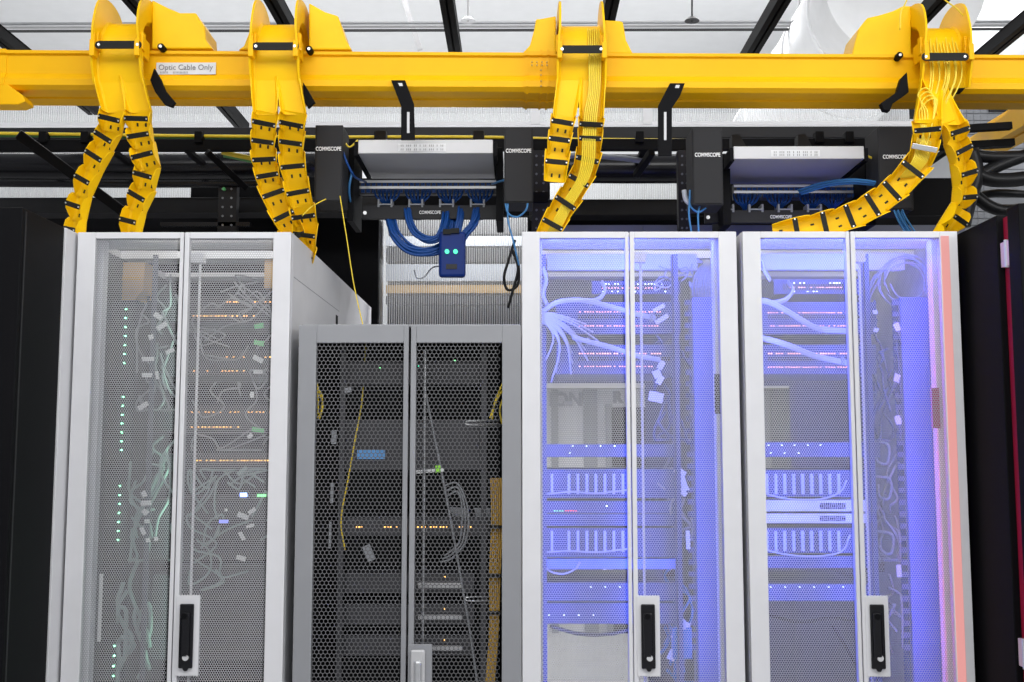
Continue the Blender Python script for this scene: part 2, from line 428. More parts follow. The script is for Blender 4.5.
# frame strips of the upper ribbed wall
for (a, b) in ((40, 131), (535, 131)): pass
tag(MB().pbox(-30, 121, 962, 126, 6.26, 0.03).build('sheet_rail', WHITE), 'white bottom rail of the ribbed strip wall', 'rail')
for px in (275, 535, 647):
    tag(MB().pbox(px-4, 104, px+5, 124, 6.25, 0.02).build('sheet_clip', ALU),
        'small metal joint on ribbed strip wall, %s' % {275:'left of the second cable chute', 535:'left of the third cable chute', 647:'beside the slotted bracket right of the third chute'}[px], 'clip')
# dark structure
tag(MB().pbox(-30, 126, 962, 139, 5.62, 0.12).build('crossbeam', CHAR, bevel=0.004), 'charcoal upper beam under the ribbed strip wall', 'beam')
tag(MB().pbox(-30, 197, 385, 213, 5.42, 0.14).build('crossbeam', CHAR, bevel=0.004), 'charcoal lower beam above the left white rack', 'beam')
tag(MB().pbox(530, 199, 690, 215, 5.42, 0.14).build('crossbeam', CHAR, bevel=0.004), 'charcoal lower beam below the bright slot, right of the patch shelf', 'beam')
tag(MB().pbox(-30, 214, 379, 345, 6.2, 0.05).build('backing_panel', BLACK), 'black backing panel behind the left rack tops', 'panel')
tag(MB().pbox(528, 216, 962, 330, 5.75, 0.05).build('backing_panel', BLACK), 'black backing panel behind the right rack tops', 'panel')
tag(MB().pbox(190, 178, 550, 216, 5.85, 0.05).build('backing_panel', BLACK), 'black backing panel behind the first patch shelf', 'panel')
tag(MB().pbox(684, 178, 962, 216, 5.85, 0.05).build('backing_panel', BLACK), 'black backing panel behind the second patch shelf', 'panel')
t = thing('ladder_rack', 'black ladder tray crossing the whole row below the yellow duct', 'ladder rack', at(518, 150, 4.95))
MB().pbox(-30, 138, 962, 151, 4.95, 0.03).build('rail', BLACK, t, bevel=0.003)
a = at(0, 138, 5.3)
MB().pbox(-40, 140, 962, 150, 5.35, 0.03).build('rail', BLACK, t)
for i in range(13):
    x = -2.3 + i*0.36
    MB().box((x, 4.985, at(0,150,4.95).z), (x+0.03, 5.345, at(0,150,4.95).z+0.02)).build('rung', BLACK, t)
cable('ground_cable', [(-30,133,4.97),(90,134.5,4.97),(200,136,4.97),(330,137,4.97),(470,137,4.97),(560,139,4.97),(660,140,4.97),(760,141,4.97),(850,142,4.97),(962,141,4.97)], 0.008, YELC,
      'long yellow cable lying along the black ladder tray')
cable('ground_cable', [(-30,135.5,4.99),(90,136.5,4.99),(240,138,4.99),(330,138.5,4.99)], 0.007, GRNC, 'green cable beside the yellow one, left end of ladder tray')
for px, w_ in ((42,'near the far left edge'),(84,'just left of the first chute'),(198,'midway between the first and second chutes'),(378,'at the left part of the first shelf box'),(478,'at the right part of the first shelf box'),(640,'left of the slotted double bracket'),(820,'over the middle of the second shelf box'),(850,'over the right end of the second shelf box')):
    tag(MB().pbox(px-4, 131, px+4, 142, 4.93, 0.05).build('cable_tie', BLACK, bevel=0.002),
        'black tie around the yellow cable '+w_, 'cable tie', 'black ties along the yellow ladder tray cable')
# black wrapped pipes
def pipe(px0, px1, py, r, Y, lab):
    tag(MB().tube([at(px0, py, Y), at((px0+px1)/2, py+1, Y), at(px1, py, Y)], s(r, Y), 16).build('wrapped_pipe', BLACKG, smooth=True), lab, 'pipe')
pipe(-30, 320, 166, 14, 5.3, 'glossy black pipe above the left rack')
pipe(520, 760, 168, 15, 5.3, 'glossy black pipe between the two patch shelves')
pipe(-30, 300, 183, 4, 5.2, 'thin black conduit above the bright slot at the left')
cable('ground_cable', [(222,152,5.05),(240,156,5.05),(262,160,5.05)], 0.012, YELC, 'short yellow cable stub left of the second chute')
cable('ground_cable', [(224,155,5.07),(240,158,5.07),(262,163,5.07)], 0.012, GRNC, 'short green cable stub left of the second chute')
cable('clear_hose', [(560,158,5.1),(580,155,5.1),(620,158,5.1),(650,162,5.1)], 0.014, GREYC, 'grey hose between the third chute legs', cat='hose')
def post(px0, px1, py0, py1, Y, lab, bm=DEV):
    t = thing('support_post', lab, 'post', at(px0, py1, Y))
    MB().pbox(px0, py0, px1, py1, Y, 0.05).build('column', CHAR2, t, bevel=0.002)
    w = px1-px0
    for k in range(int((py1-py0)/9)):
        for u in (0.28, 0.72):
            p = at(px0+w*u, py0+6+k*9, Y); MB().cyl((p.x, Y-0.002, p.z), (p.x, Y+0.001, p.z), 0.0055, 10).build('bolt', bm, t)
    return t
p1 = post(217, 237, 183, 240, 5.2, 'bolted black post between the first and second chutes', GREYC)
c = at(224, 189, 5.19); MB().cyl((c.x, 5.185, c.z), (c.x, 5.2, c.z), 0.008, 12).build('green_screw', GRNT, p1)
post(532, 548, 150, 236, 4.9, 'black post just right of the first patch shelf')
post(679, 690, 150, 236, 4.9, 'black post just left of the second patch shelf')
tag(MB().pbox(533, 192, 548, 202, 4.88, 0.015).build('post_bracket', BLACK), 'black bracket on the post right of the first shelf', 'bracket')
tag(MB().bar(at(18,134,4.6), at(125,213,4.9), 0.045, 0.045).build('diagonal_strut', BLACK, bevel=0.004), 'thick black diagonal strut behind the first chute', 'strut')
tag(MB().bar(at(207,152,4.8), at(246,188,5.0), 0.03, 0.03).build('diagonal_strut', BLACK, bevel=0.004), 'short black diagonal strut left of the second chute', 'strut')
tag(MB().bar(at(652,152,4.7), at(636,175,4.9), 0.03, 0.03).build('diagonal_strut', BLACK, bevel=0.004), 'short black diagonal strut below the slotted double bracket', 'strut')
tag(MB().pbox(160,222,250,226,5.2,.03).build('black_conduit', BLACKG), 'thin black conduit just above left rack', 'conduit')
for px, l in ((380,'left'),(478,'right')):
    tag(MB().pbox(px-5, 130, px+6, 141, 4.6, 0.06).build('rail_clamp', CHAR, bevel=0.003), 'black clamp standing above the %s part of the first grey shelf box' % l, 'clamp')
for px, l in ((736,'left end'),(802,'middle')):
    tag(MB().prism([(at(px-4,146,4.6).x, at(px-4,146,4.6).z),(at(px+10,146,4.6).x, at(px+10,146,4.6).z),(at(px+3,132,4.6).x, at(px+3,133,4.6).z),(at(px-4,132,4.6).x, at(px-4,135,4.6).z)],'y',4.6,4.66).build('rail_clamp', CHAR), 'angled black clamp over the %s of the second grey shelf box' % l, 'clamp')

# ------------------------------------------------------------------ ceiling things
def channel_bar(name, p, q, w, m, lab, cat='strut', label_kw=None):
    p, q = Vector(p), Vector(q)
    d = (q-p).normalized(); side = Vector((d.y, -d.x, 0)).normalized() if abs(d.z) < 0.9 else Vector((1,0,0))
    up = side.cross(d)
    b = MB()
    for (a, u, hw, hu) in ((-0.42,0,0.08,0.5),(0.42,0,0.08,0.5),(0,0.42,0.5,0.08),(-0.28,-0.46,0.2,0.05),(0.28,-0.46,0.2,0.05)):
        b.obox((p+q)/2 + side*(a*w) + up*(u*w), side, up, d, hw*w, hu*w, (q-p).length/2)
    return tag(b.build(name, m), lab, cat)
RZ = 3.33
def rail_x(px, py):   # X of a rail at height RZ whose underside passes the pixel
    d = ROT @ Vector(((px-512)/FPX, (341-py)/FPX, -1.0)); k = (RZ-CAMZ)/d.z
    return (d*k).x, (d*k).y
for (px, py, yend, lab) in ((0,42,5.2,'black overhead strut at the far left, passing over the yellow duct'),
                      (128,0,5.55,'black overhead strut reaching over the first chute'),
                      (270,0,4.5,'black overhead strut above the second chute'),
                      (446,0,4.5,'black overhead strut over the duct, left of the third chute'),
                      (613,0,4.5,'black overhead strut above the third chute'),
                      (785,0,4.5,'black overhead strut between the third and fourth chutes'),
                      (944,0,4.5,'black overhead strut above the fourth chute'),
                      (1008,42,5.3,'black overhead strut at the far right')):
    x, y = rail_x(px, py)
    channel_bar('ceiling_strut', (x, 3.2, RZ+0.03), (x, yend+0.62, RZ+0.03), 0.058, BLACK, lab)
t = thing('strut_channel', 'long silver strut channel running under the ceiling', 'strut', (0, 7, 4.2))
MB().pbox(-60,20,1090,24,7.0,0.05).build('upper_flange', SILVER, t)
MB().pbox(-60,24,1090,27.5,7.02,0.03).build('web', ALU, t)
MB().pbox(-60,27.5,1090,30,7.0,0.05).build('lower_flange', CHAR, t)
for (a, b, lab) in (((404,0,7.5),(420,50,7.5),'thin silver cross strut above the first shelf'),
                    ((1024,0,8.5),(985,50,8.5),'thin silver cross strut above the fourth chute')):
    tag(MB().bar(at(*a), at(*b), 0.035, 0.035).build('cross_strut', ALU), lab, 'strut')
for px, lab in ((468,'hanging over the duct left of the third chute'),(692,'hanging right of the third chute'),(799,'hanging in front of the white round duct')):
    t = thing('hanger_rod', 'thin threaded rod '+lab, 'rod', at(px, 20, 6.9))
    MB().cyl(at(px,-30,6.9), at(px,22,6.9), 0.006, 8).build('rod', CHAR if px==692 else ALU, t)
    MB().cyl(at(px,17,6.9), at(px,21,6.9), 0.02, 12, r2=0.05).build('washer', CHAR if px==692 else ALU, t)
# round duct running towards the back
t = thing('round_duct', 'large white round air duct under the ceiling, upper right', 'duct', (2.9, 7, 4.9))
c0 = at(905,-18,6.0); c1 = Vector((c0.x+0.25, 12.8, c0.z+0.1))
MB().cyl(c0, c1, 0.46, 48).build('duct_pipe', DUCT, t, smooth=True)
for i in range(9):
    p = c0.lerp(c1, (i+0.5)/9); q = c0.lerp(c1, (i+0.5)/9+0.006)
    MB().cyl(p, q, 0.472, 48).build('seam_ring', DUCT, t)
t = thing('round_duct', 'grey air duct under the ceiling at the far right corner', 'duct', (5, 7, 4.9))
c0 = at(1060,-10,8.0); MB().cyl(c0, (c0.x+.3, 12.8, c0.z), 0.4, 40).build('duct_pipe', DUCT, t, smooth=True)

# ------------------------------------------------------------------ yellow duct
TY = 4.18; TROT = 0.019
def tyY(px, py=53): # distance of duct face at that pixel column
    x = at(px, py, TY).x; return TY + TROT*x
def zz(py, Y=TY): return at(518, py+0.0, Y).z
zt0 = zz(53.5); 
def tray_profile(off=0.0, cap=False):
    z50, z53, z54, z72, z79, z85, z87 = [zz(v) for v in (53.5, 56.5, 57.5, 75.5, 82, 88, 90.5)]
    zb = z87-0.004
    P = [(0.012,z50+off),(-0.012-off,z50+off),(-0.012-off,z53),(0.0-off,z54),(0.003-off,z72),(-0.014-off,z79),(-0.014-off,z85),(0.0-off,z87),(0.006,zb-off),
         (0.06,zb-off),(0.063,zb+0.007-off),(0.115,zb+0.007-off),(0.118,zb-off),(0.205,zb-off),(0.222+off,zb+0.015),(0.222+off,z50+off),(0.215,z50+off),(0.213,zb+0.018),
         (0.02,zb+0.018),(0.02,z79),(0.012,z72)]
    return P
def tray_piece(name, px0, px1, lab, off=0.0, parent=None):
    x0 = at(px0,53,TY).x; x1 = at(px1,53,TY).x
    P = tray_profile(off); m = MB()
    m.prism(P, 'x', x0, x1)
    m.v = [(x - y*TROT, TY + y + x*TROT, z) for x, y, z in m.v]
    o = m.build(name, YEL, parent)
    if parent is None: tag(o, lab, 'cable duct', 'yellow cable duct run')
    return o
duct = []
duct.append(tray_piece('cable_duct', -60, 543, 'long yellow cable duct section left of the third chute'))
duct.append(tray_piece('cable_duct', 544, 1090, 'yellow cable duct section right of the third chute'))
cp = tray_piece('coupler', 524, 562, '', 0.004, duct[0])
b = MB()
for (px, py) in [(532+5*i, y) for i in range(4) for y in (62,65)] + [(541,y) for y in (70,75,81,86)]:
    p = at(px,py,tyY(px)-0.026); b.cyl((p.x,p.y-0.003,p.z),(p.x,p.y+0.004,p.z),0.0035,8)
b.build('rivets', ORAC, duct[0])
cp = tray_piece('coupler', -30, 12, '', 0.004, duct[0])
for px in (526, 540, 547, 559): tray_piece('coupler_rib', px, px+2, '', 0.009, duct[0])
# flared foot of the joint at the far left
yl = tyY(0)
MB().prism([(at(x,y,yl).x, at(x,y,yl).z) for x, y in ((-20,86),(10,86),(25,97),(28,103),(20,106),(-20,106))], 'y', yl-0.02, yl+0.06).build('joint_foot', YEL, duct[0], bevel=0.004)
# sticker
yst = tyY(188)-0.003
st = MB().pbox(156, 62.5, 216, 74.5, yst, 0.001).build('label_sticker', PAPER, duct[0])
text('lettering', 'Optic Cable Only', 158.5, 67.6, yst-0.0005, 5.6, LETD, st, 'LEFT', wpx=56)
text('lettering', '||||||   |||||||||||', 160, 72.4, yst-0.0005, 1.6, LETD, st, 'LEFT', wpx=28)
# second duct far right, running away from the camera
m = MB(); 
a = at(988,142,5.6); 
t = thing('cable_duct', 'second yellow cable duct angled away behind the fourth chute', 'cable duct', a)
m.bar(at(985,146,5.9), at(1045,112,4.9), 0.16, 0.10); m.build('channel', YEL, t)
MB().bar(at(983,141,5.88), at(1043,107,4.88), 0.02, 0.16).build('lip', YEL, t)

# ------------------------------------------------------------------ chutes
def sweep(sec_list, closed_caps=True):
    """sec_list: rings of equal length"""
    m = MB(); k = len(sec_list[0])
    for r in sec_list: m.v += [tuple(p) for p in r]
    for i in range(len(sec_list)-1):
        for j in range(k):
            a = i*k+j; b = i*k+(j+1) % k
            m.f.append((a, b, b+k, a+k))
    m.f += [tuple(range(k-1, -1, -1)), tuple(range((len(sec_list)-1)*k, len(sec_list)*k))]
    return m
def usec(c, bx, n, w, hl, hr, th=0.004, flare=0.0):
    """U cross-section open towards n"""
    c = Vector(c); L = -w/2; R = w/2; ch = 0.012
    pts = [(L-flare-th, hl), (L-th, ch*0.5), (L+ch*0.3, -th), (R-ch*0.3, -th), (R+th, ch*0.5), (R+flare+th, hr),
           (R+flare, hr), (R, ch*0.6), (R-ch*0.6, 0), (L+ch*0.6, 0), (L, ch*0.6), (L-flare, hl)]
    return [c + bx*u + n*v for u, v in pts]
def smooth_sections(secs, sub):
    k = len(secs[0]); cols = [catmull([s_[j] for s_ in secs], sub) for j in range(k)]
    return [[cols[j][i] for j in range(k)] for i in range(len(cols[0]))]
X = Vector((1,0,0))

def segment(pa, pb, w, hgt, twist, parent, studs=True, strapmat=STRAP, strap=True):
    """one scale of the flexible chute from pa to pb (centres of floor), strap across its mouth"""
    pa, pb = Vector(pa), Vector(pb); t = (pb-pa); L = t.length; t.normalize()
    n = Vector((math.sin(twist), -math.cos(twist), 0)); n = (n - t*n.dot(t)).normalized()
    bx = t.cross(n)
    if bx.x < 0: bx = -bx
    st = [(-0.12, 0.55, 1.10), (0.0, 0.85, 1.10), (0.25, 1.0, 1.06), (0.55, 1.0, 1.0), (0.85, 0.62, 0.95), (1.04, 0.30, 0.92)]
    secs = [usec(pa + t*(L*a), bx, n, w*c, hgt*h, hgt*h, 0.003, 0.005) for a, h, c in st]
    o = sweep(secs).build('chute_segment', YEL2, parent)
    # slots in the floor
    b = MB(); cc = pa + t*(L*0.80)
    for u in (-0.2, 0.2):
        b.obox(cc + bx*(w*u) + n*0.0008, bx, n, t, 0.0036, 0.0008, 0.007)
    b.build('floor_slots', DARKHOLE, o)
    if strap:
        c = pa + t*(L*0.36) + n*(hgt*1.0+0.003)
        hw = w*0.56
        sm = MB().obox(c, bx, n, t, hw, 0.002, 0.0100)
        so = sm.build('strap', strapmat, o, bevel=0.0015)
        g = MB()
        for u in (-0.92, 0.92):
            q = c + bx*(hw*u) + n*0.002; g.cyl(q, q+n*0.003, 0.0032, 8)
        g.build('strap_studs', STUD, so)
    return o

def waterfall(label, px, pyoff, split, legs, hoods, knob=None, wall=0.062):
    """px: centre of front strap; legs: list of (list of pixel points with Y, twist, widths)"""
    Yt = tyY(px); cx = at(px, 45+pyoff, Yt-0.115).x
    z0 = zz(53.5)
    root = thing('cable_chute', label, 'cable chute', (cx, Yt, z0), 'yellow spill-over cable chutes on the duct')
    prof = [ (0.13,-0.01,0.03,0.155),(0.118,0.05,0.07,0.155),(0.075,0.095,0.092,0.155),(0.01,0.113,0.088,0.152),(-0.05,0.088,0.10,0.15),(-0.085,0.035,0.08,0.155),(-0.095,-0.02,0.058,0.165),(-0.098,-0.075,0.045,0.172),(-0.088,-0.125,0.035,0.172),(-0.078,-0.160,0.028,0.175)]
    secs = []
    for i, (dy, dz, h, w) in enumerate(prof):
        a = prof[max(0,i-1)]; b = prof[min(len(prof)-1,i+1)]
        t = Vector((0, b[0]-a[0], b[1]-a[1])).normalized(); n = Vector((0, t.z, -t.y))
        if n.y > 0 and i > 4: n = -n
        if i <= 3 and n.z < 0: n = -n
        shift = legs[0][0][0][0]*0
        secs.append(usec(Vector((cx, Yt+dy, z0+dz)), X, n, w, h, h, 0.008, 0.003))
    body = sweep(smooth_sections(secs, 4)).build('chute_body', YEL2, root)
    for p in body.data.polygons: p.use_smooth = False
    # big strap
    ys = Yt-0.095-0.060; zs = at(px, 45+pyoff, ys).z; xs_ = at(px, 45+pyoff, ys).x
    h = s(4.3, ys); w = s(20, ys)
    pts = [(xs_-w+h*math.cos(a), zs+h*math.sin(a)) for a in [math.pi/2+i*math.pi/8 for i in range(9)]] + \
          [(xs_+w+h*math.cos(a), zs+h*math.sin(a)) for a in [-math.pi/2+i*math.pi/8 for i in range(9)]]
    so = MB().prism(pts, 'y', ys-0.004, ys).build('front_strap', STRAP, root, bevel=0.0015)
    g = MB()
    for u in (-1, 1): g.cyl((xs_+u*w, ys-0.007, zs), (xs_+u*w, ys-0.003, zs), 0.0055, 12)
    g.build('strap_bolts', STUD, so)
    # clips on the side walls
    for u in (-1, 1):
        xx = cx + u*0.086
        MB().box((xx-0.006, Yt-0.15, z0-0.055),(xx+0.006, Yt-0.03, z0+0.02)).box((xx-0.01, Yt-0.16, z0-0.075),(xx+0.01, Yt-0.12, z0-0.01)).box((xx-0.014, Yt-0.13, z0-0.04),(xx+0.014, Yt-0.10, z0+0.03)).build('side_clip', YEL, root, bevel=0.003)
    if knob:
        p = at(knob[0], knob[1], Yt-0.03)
        k = MB().cyl((p.x,p.y-0.012,p.z),(p.x,p.y+0.03,p.z),0.0135,20).build('knob', BLACK, root, bevel=0.002)
        MB().cyl((p.x,p.y-0.016,p.z),(p.x,p.y-0.011,p.z),0.006,12).build('knob_screw', STUD, k)
    for out in hoods:
        pts = [(at(x,y,Yt).x, at(x,y,Yt).z) for x, y in out]
        MB().prism(pts, 'y', Yt-0.004, Yt+0.17).build('side_hood', YEL2, root, bevel=0.006)
    # legs
    for (pts, twist, w, hg, opts) in legs:
        P = [at(*p) for p in pts]
        # outlet: from the body down to first segment
        top = P[0]
        sgn = -1 if top.x < cx else 1
        bx0 = Vector((cx+sgn*0.044, Yt-0.084, z0-0.13))
        secs = []
        n0 = Vector((0,-1,0))
        for k, f in enumerate((0.0, 0.35, 0.7, 1.02)):
            c = bx0.lerp(P[0], f)
            hi = 0.004+0.036*f*f; ho = 0.030+0.012*math.sin(f*3)
            secs.append(usec(c, X, n0, 0.088*(1-f)+w*1.02*f, ho if sgn < 0 else hi, hi if sgn < 0 else ho, 0.004, 0.003))
        sweep(smooth_sections(secs, 3)).build('outlet', YEL2, root)
        for i in range(len(P)-1):
            tw = twist(i/(max(1,len(P)-2))) if callable(twist) else twist
            segment(P[i], P[i+1], w*(0.96 if i % 2 else 1.0), hg, tw, root, strapmat=(SILVER if opts.get('silver') == i else STRAP))
    return root
def path(pts, Y0, Y1): 
    n = len(pts)-1
    return [(x, y, Y0+(Y1-Y0)*i/n) for i, (x, y) in enumerate(pts)]
R_ = math.radians
waterfall('first yellow cable chute from the left, both legs dropping behind the left white rack', 118.5, 0, True,
  [(path([(117,112),(114,132),(106,150),(95,173),(85,198),(81,221),(80,245)], 4.09, 4.22), lambda f: R_(-8-30*f), 0.082, 0.045, {}),
   (path([(141,112),(142,128),(146,147),(152,168),(148,190),(139,212),(134,240)], 4.09, 4.22), lambda f: R_(-5-22*f), 0.084, 0.045, {})],
  [[(152,49),(152,0),(168,8),(180,13),(196,13),(200,20),(205,27),(206,40),(213,49)]], knob=(161.5,47.5))
waterfall('second yellow cable chute from the left, over the right end of left rack', 275.5, 1.5, True,
  [(path([(267,114),(265,132),(264,150),(266,166),(270,184),(279,207),(290,228),(300,250)], 4.09, 4.35), R_(6), 0.080, 0.042, {}),
   (path([(295,114),(294,132),(293,155),(297,181),(303,206),(307,224),(306,246),(303,264)], 4.09, 4.40), R_(0), 0.084, 0.042, {})],
  [[(309,50),(309,3),(325,12),(338,16),(341,24),(346,40),(352,50)], [(254,50),(254,16),(250,30),(244,46),(238,50)]], knob=(309.5,50))
waterfall('third yellow cable chute, left leg ending short and open', 581.5, 4.5, True,
  [(path([(564,118),(561,134),(558,154),(555,181)], 4.09, 4.12), R_(-4), 0.076, 0.038, {}),
   (path([(591,118),(590,131),(589,152),(584,173),(571,196),(558,216),(545,240)], 4.09, 4.22), R_(0), 0.080, 0.04, {})],
  [[(556,54),(556,16),(540,19),(536,19),(534,30),(530,45),(522,54)], [(604,54),(604,20),(620,21),(623,22),(626,40),(633,54)]])
waterfall('fourth yellow cable chute, full of looped cables, left leg sweeping far sideways', 945, 12, True,
  [(path([(925,122),(925,140),(919,163),(898,187),(880,202),(858,215),(834,224),(808,230),(775,236)], 4.02, 4.22), lambda f: R_(-10), 0.086, 0.045, {'silver': 1}),
   (path([(949,124),(951,143),(957,165),(959,188),(956,208),(942,228),(930,246)], 4.05, 4.22), lambda f: R_(18+25*f), 0.082, 0.05, {})],
  [[(911,57),(911,6),(903,6),(893,11),(880,15),(867,18),(858,30),(853,50),(851,57)]], knob=(899,56))
# ---- cables in chutes 3 and 4
def strands(name, label, paths, r, m, cat='cable bundle', group=None):
    t = thing(name, label, cat, at(*paths[0][0]), group)
    for p in paths: MB().tube([at(*q) for q in p], r, 6, sub=5).build('strand', m, t, smooth=True)
    return t
yb = tyY(580)-0.12
ps = []
for i in range(7):
    d = i*2.2
    ps.append([(588+d*.8,27+i%3,yb+.13),(588+d,32,yb+0.04),(589+d*.9,55,yb+.012),(589+d*.8,90,yb+.015),(585+d*.9,112,4.068),(583+d*.9,140,4.08),(582+d*.9,160,4.095),(577+d*.8,180,4.115),(563+d*.8,203,4.15),(548+d*.8,232,4.19)])
strands('cable_bundle', 'yellow cables pouring down the right leg of the third chute', ps, 0.0034, YELC)
ps = []
for i in range(10):
    d = i*3.2; j = random.uniform(-3,3)
    ps.append([(930+d*.7,32+j,4.22),(927+d,44+j,4.12),(932+d*1.05+j,75,4.10),(926+d*.8,105+j,4.09),(918+i*1.6,135,4.05),(914+i*1.6,158,4.04),(900+i*1.5,178,4.08)])
for i in range(4):
    ps.append([(918+3*i,150,4.02),(928-3*i,115,4.03),(918+2*i,96+3*i,4.04),(926+i,88+4*i,4.03),(934+i,100,4.03),(932,125,4.02),(925,150,4.02)])
strands('cable_bundle', 'thin yellow cables looped inside the fourth chute', ps, 0.0032, YELC)
cable('cable', [(900,30,4.1),(901,12,4.1),(906,2,4.1),(914,-20,4.1)], 0.003, YELC, 'thin yellow cable rising over the fourth chute, left of the pair')
cable('cable', [(936,-10,4.1),(945,0,4.1),(958,10,4.1),(966,22,4.1),(969,45,4.1)], 0.003, YELC, 'thin yellow cable curling over the right ear of fourth chute')

# ------------------------------------------------------------------ brackets under the duct
def outline(name, pts, Y, d, m, label=None, cat=None, parent=None, bevel=0.002):
    o = MB().prism([(at(x,y,Y).x, at(x,y,Y).z) for x, y in pts], 'y', Y, Y+d).build(name, m, parent, bevel=bevel)
    if label: tag(o, label, cat)
    return o
b = outline('duct_bracket', [(391,80),(405,80),(414,104),(415,140),(401,140),(401,106)], 4.145, 0.006, BLACK, 'black slotted bracket hanging from duct above the first shelf', 'bracket')
outline('slot', [(407,112),(409.5,112),(409.5,133),(407,133)], 4.1435, 0.001, ALU, parent=b, bevel=0)
outline('slot', [(398,83),(402,83),(403,86),(399.5,86)], 4.1435, 0.001, ALU, parent=b, bevel=0)
b = outline('duct_bracket', [(670,83),(685,83),(680,96),(672,108),(672,156),(658,156),(658,106)], 4.145, 0.006, BLACK, 'black slotted double bracket hanging right of the third chute', 'bracket')
outline('slot', [(664,112),(666.5,112),(666.5,140),(664,140)], 4.1435, 0.001, ALU, parent=b, bevel=0)
outline('slot', [(676,85),(680,85),(679,88),(675,88)], 4.1435, 0.001, ALU, parent=b, bevel=0)
outline('duct_bracket', [(154,68),(160,78),(165,90),(175,102),(172,107),(164,104),(155,92),(150,80)], 4.12, 0.02, BLACK, 'black bent bracket on the duct just right of first chute', 'bracket')
outline('duct_bracket', [(303,82),(308,90),(315,102),(308,108),(303,100)], 4.12, 0.02, BLACK, 'small black bracket on the duct just right of second chute', 'bracket')
outline('duct_bracket', [(907,72),(909,92),(893,103),(890,111),(884,110),(881,103),(897,92),(901,78)], 4.12, 0.03, BLACK, 'black bent bracket on the duct just left of fourth chute', 'bracket')
outline('duct_bracket', [(962,82),(970,82),(962,92),(958,92)], 4.17, 0.03, BLACK, 'small black bracket on the duct just right of fourth chute', 'bracket')

# ------------------------------------------------------------------ patch shelves
def patch_shelf(x0, x1, y0, y1, px, m_x0, m_x1, m_y0, m_y1, name, tx, stick):
    Y = 4.30
    t = thing('shelf_box', 'pale grey shelf box '+name, 'shelf box', at((x0+x1)/2, y1, Y))
    MB().pbox(x0, y0, x1, y1, Y, 0.42).build('housing', ALU, t, bevel=0.003)
    MB().pbox(x1, y0+2, x1+4, y1+2, Y+0.01, 0.40).build('end_cap', BLACK, t)
    MB().pbox(x0-4, y0+2, x0, y1+2, Y+0.01, 0.40).build('end_cap', BLACK, t)
    st = MB().pbox(stick[0], y0+4, stick[1], y1-2.5, Y-0.001, 0.001).build('label_sticker', PAPER, t)
    for k, yy in enumerate((y0+6, y1-4.2)):
        text('lettering', '|| ||| || | || ||| | ||', (stick[0]+stick[1])/2, yy, Y-0.0015, 1.6, LETD, st, wpx=(stick[1]-stick[0])*0.9)
    # patch panel
    Yp = 4.62
    p = thing('patch_panel', 'patch panel with blue plugs '+name.replace('above', 'behind').replace('between','behind'), 'patch panel', at((x0+x1)/2, px+12, Yp))
    MB().pbox(x0, px-1, x1+4, px+14, Yp, 0.04).build('frame', DEVD, p)
    MB().pbox(x0, px, x1+4, px+2.6, Yp-0.003, 0.003).build('label_strip', SILVER, p)
    MB().pbox(x0, px+6, x1+4, px+8.6, Yp-0.003, 0.003).build('label_strip', SILVER, p)
    n = 24
    b = MB(); c = MB()
    for i in range(n):
        xx = x0+3+(x1-x0-4)*i/n
        b.pbox(xx, px+3, xx+3.6, px+5.8, Yp-0.006, 0.008)
        c.pbox(xx, px+9.2, xx+3.6, px+12.5, Yp-0.01, 0.012)
    b.build('plug_row', BLUEC, p); c.build('plug_row', BLUEC, p)
    # side uprights
    for xx, sd in ((x0-8, 'left'), (x1+6, 'right')):
        tag(MB().pbox(xx-3, y0+8, xx+4, m_y1+2, 4.45, 0.25).build('upright', BLACK, bevel=0.002), 'black upright at the %s side of the box %s' % (sd, name), 'upright')
    # lower cable manager
    Ym = 4.55
    mnt = thing('cable_manager', 'black cable manager bar with small white lettering '+name.replace('above','over').replace('between','in'), 'cable manager', at(tx, m_y1, Ym))
    MB().pbox(m_x0, m_y0, m_x1, m_y1, Ym, 0.02).build('bar', CHAR, mnt, bevel=0.002)
    text('lettering', 'COMMSCOPE', tx, (m_y0+m_y1)/2+0.5, Ym-0.001, 3.3, LETW, mnt, wpx=22, bold=0.0003)
    for xx in (m_x0+3, m_x1-3):
        q = at(xx, (m_y0+m_y1)/2+1, Ym); MB().cyl((q.x,Ym-0.004,q.z),(q.x,Ym,q.z),0.008,12).build('bolt', STUD, mnt)
    for i in range(4):
        xx = m_x0 + (m_x1-m_x0)*(0.16+0.22*i)
        MB().pbox(xx-7, m_y0-6, xx-5, m_y0+2, Ym-0.004, 0.06).pbox(xx+6, m_y0-6, xx+8, m_y0+2, Ym-0.004, 0.06).pbox(xx-7, m_y0-1.5, xx+8, m_y0, Ym-0.006, 0.004).build('ring', GREYC, mnt, bevel=0.001)
    return t
N1 = 'above the grey rack'; N2 = 'between the third and fourth chutes'
patch_shelf(358, 493, 139.5, 153.5, 180, 362, 502, 205, 219, N1, 430, (398,446))
patch_shelf(734, 864, 146, 159, 184.5, 705, 838, 210, 223, N2, 781, (771,820))
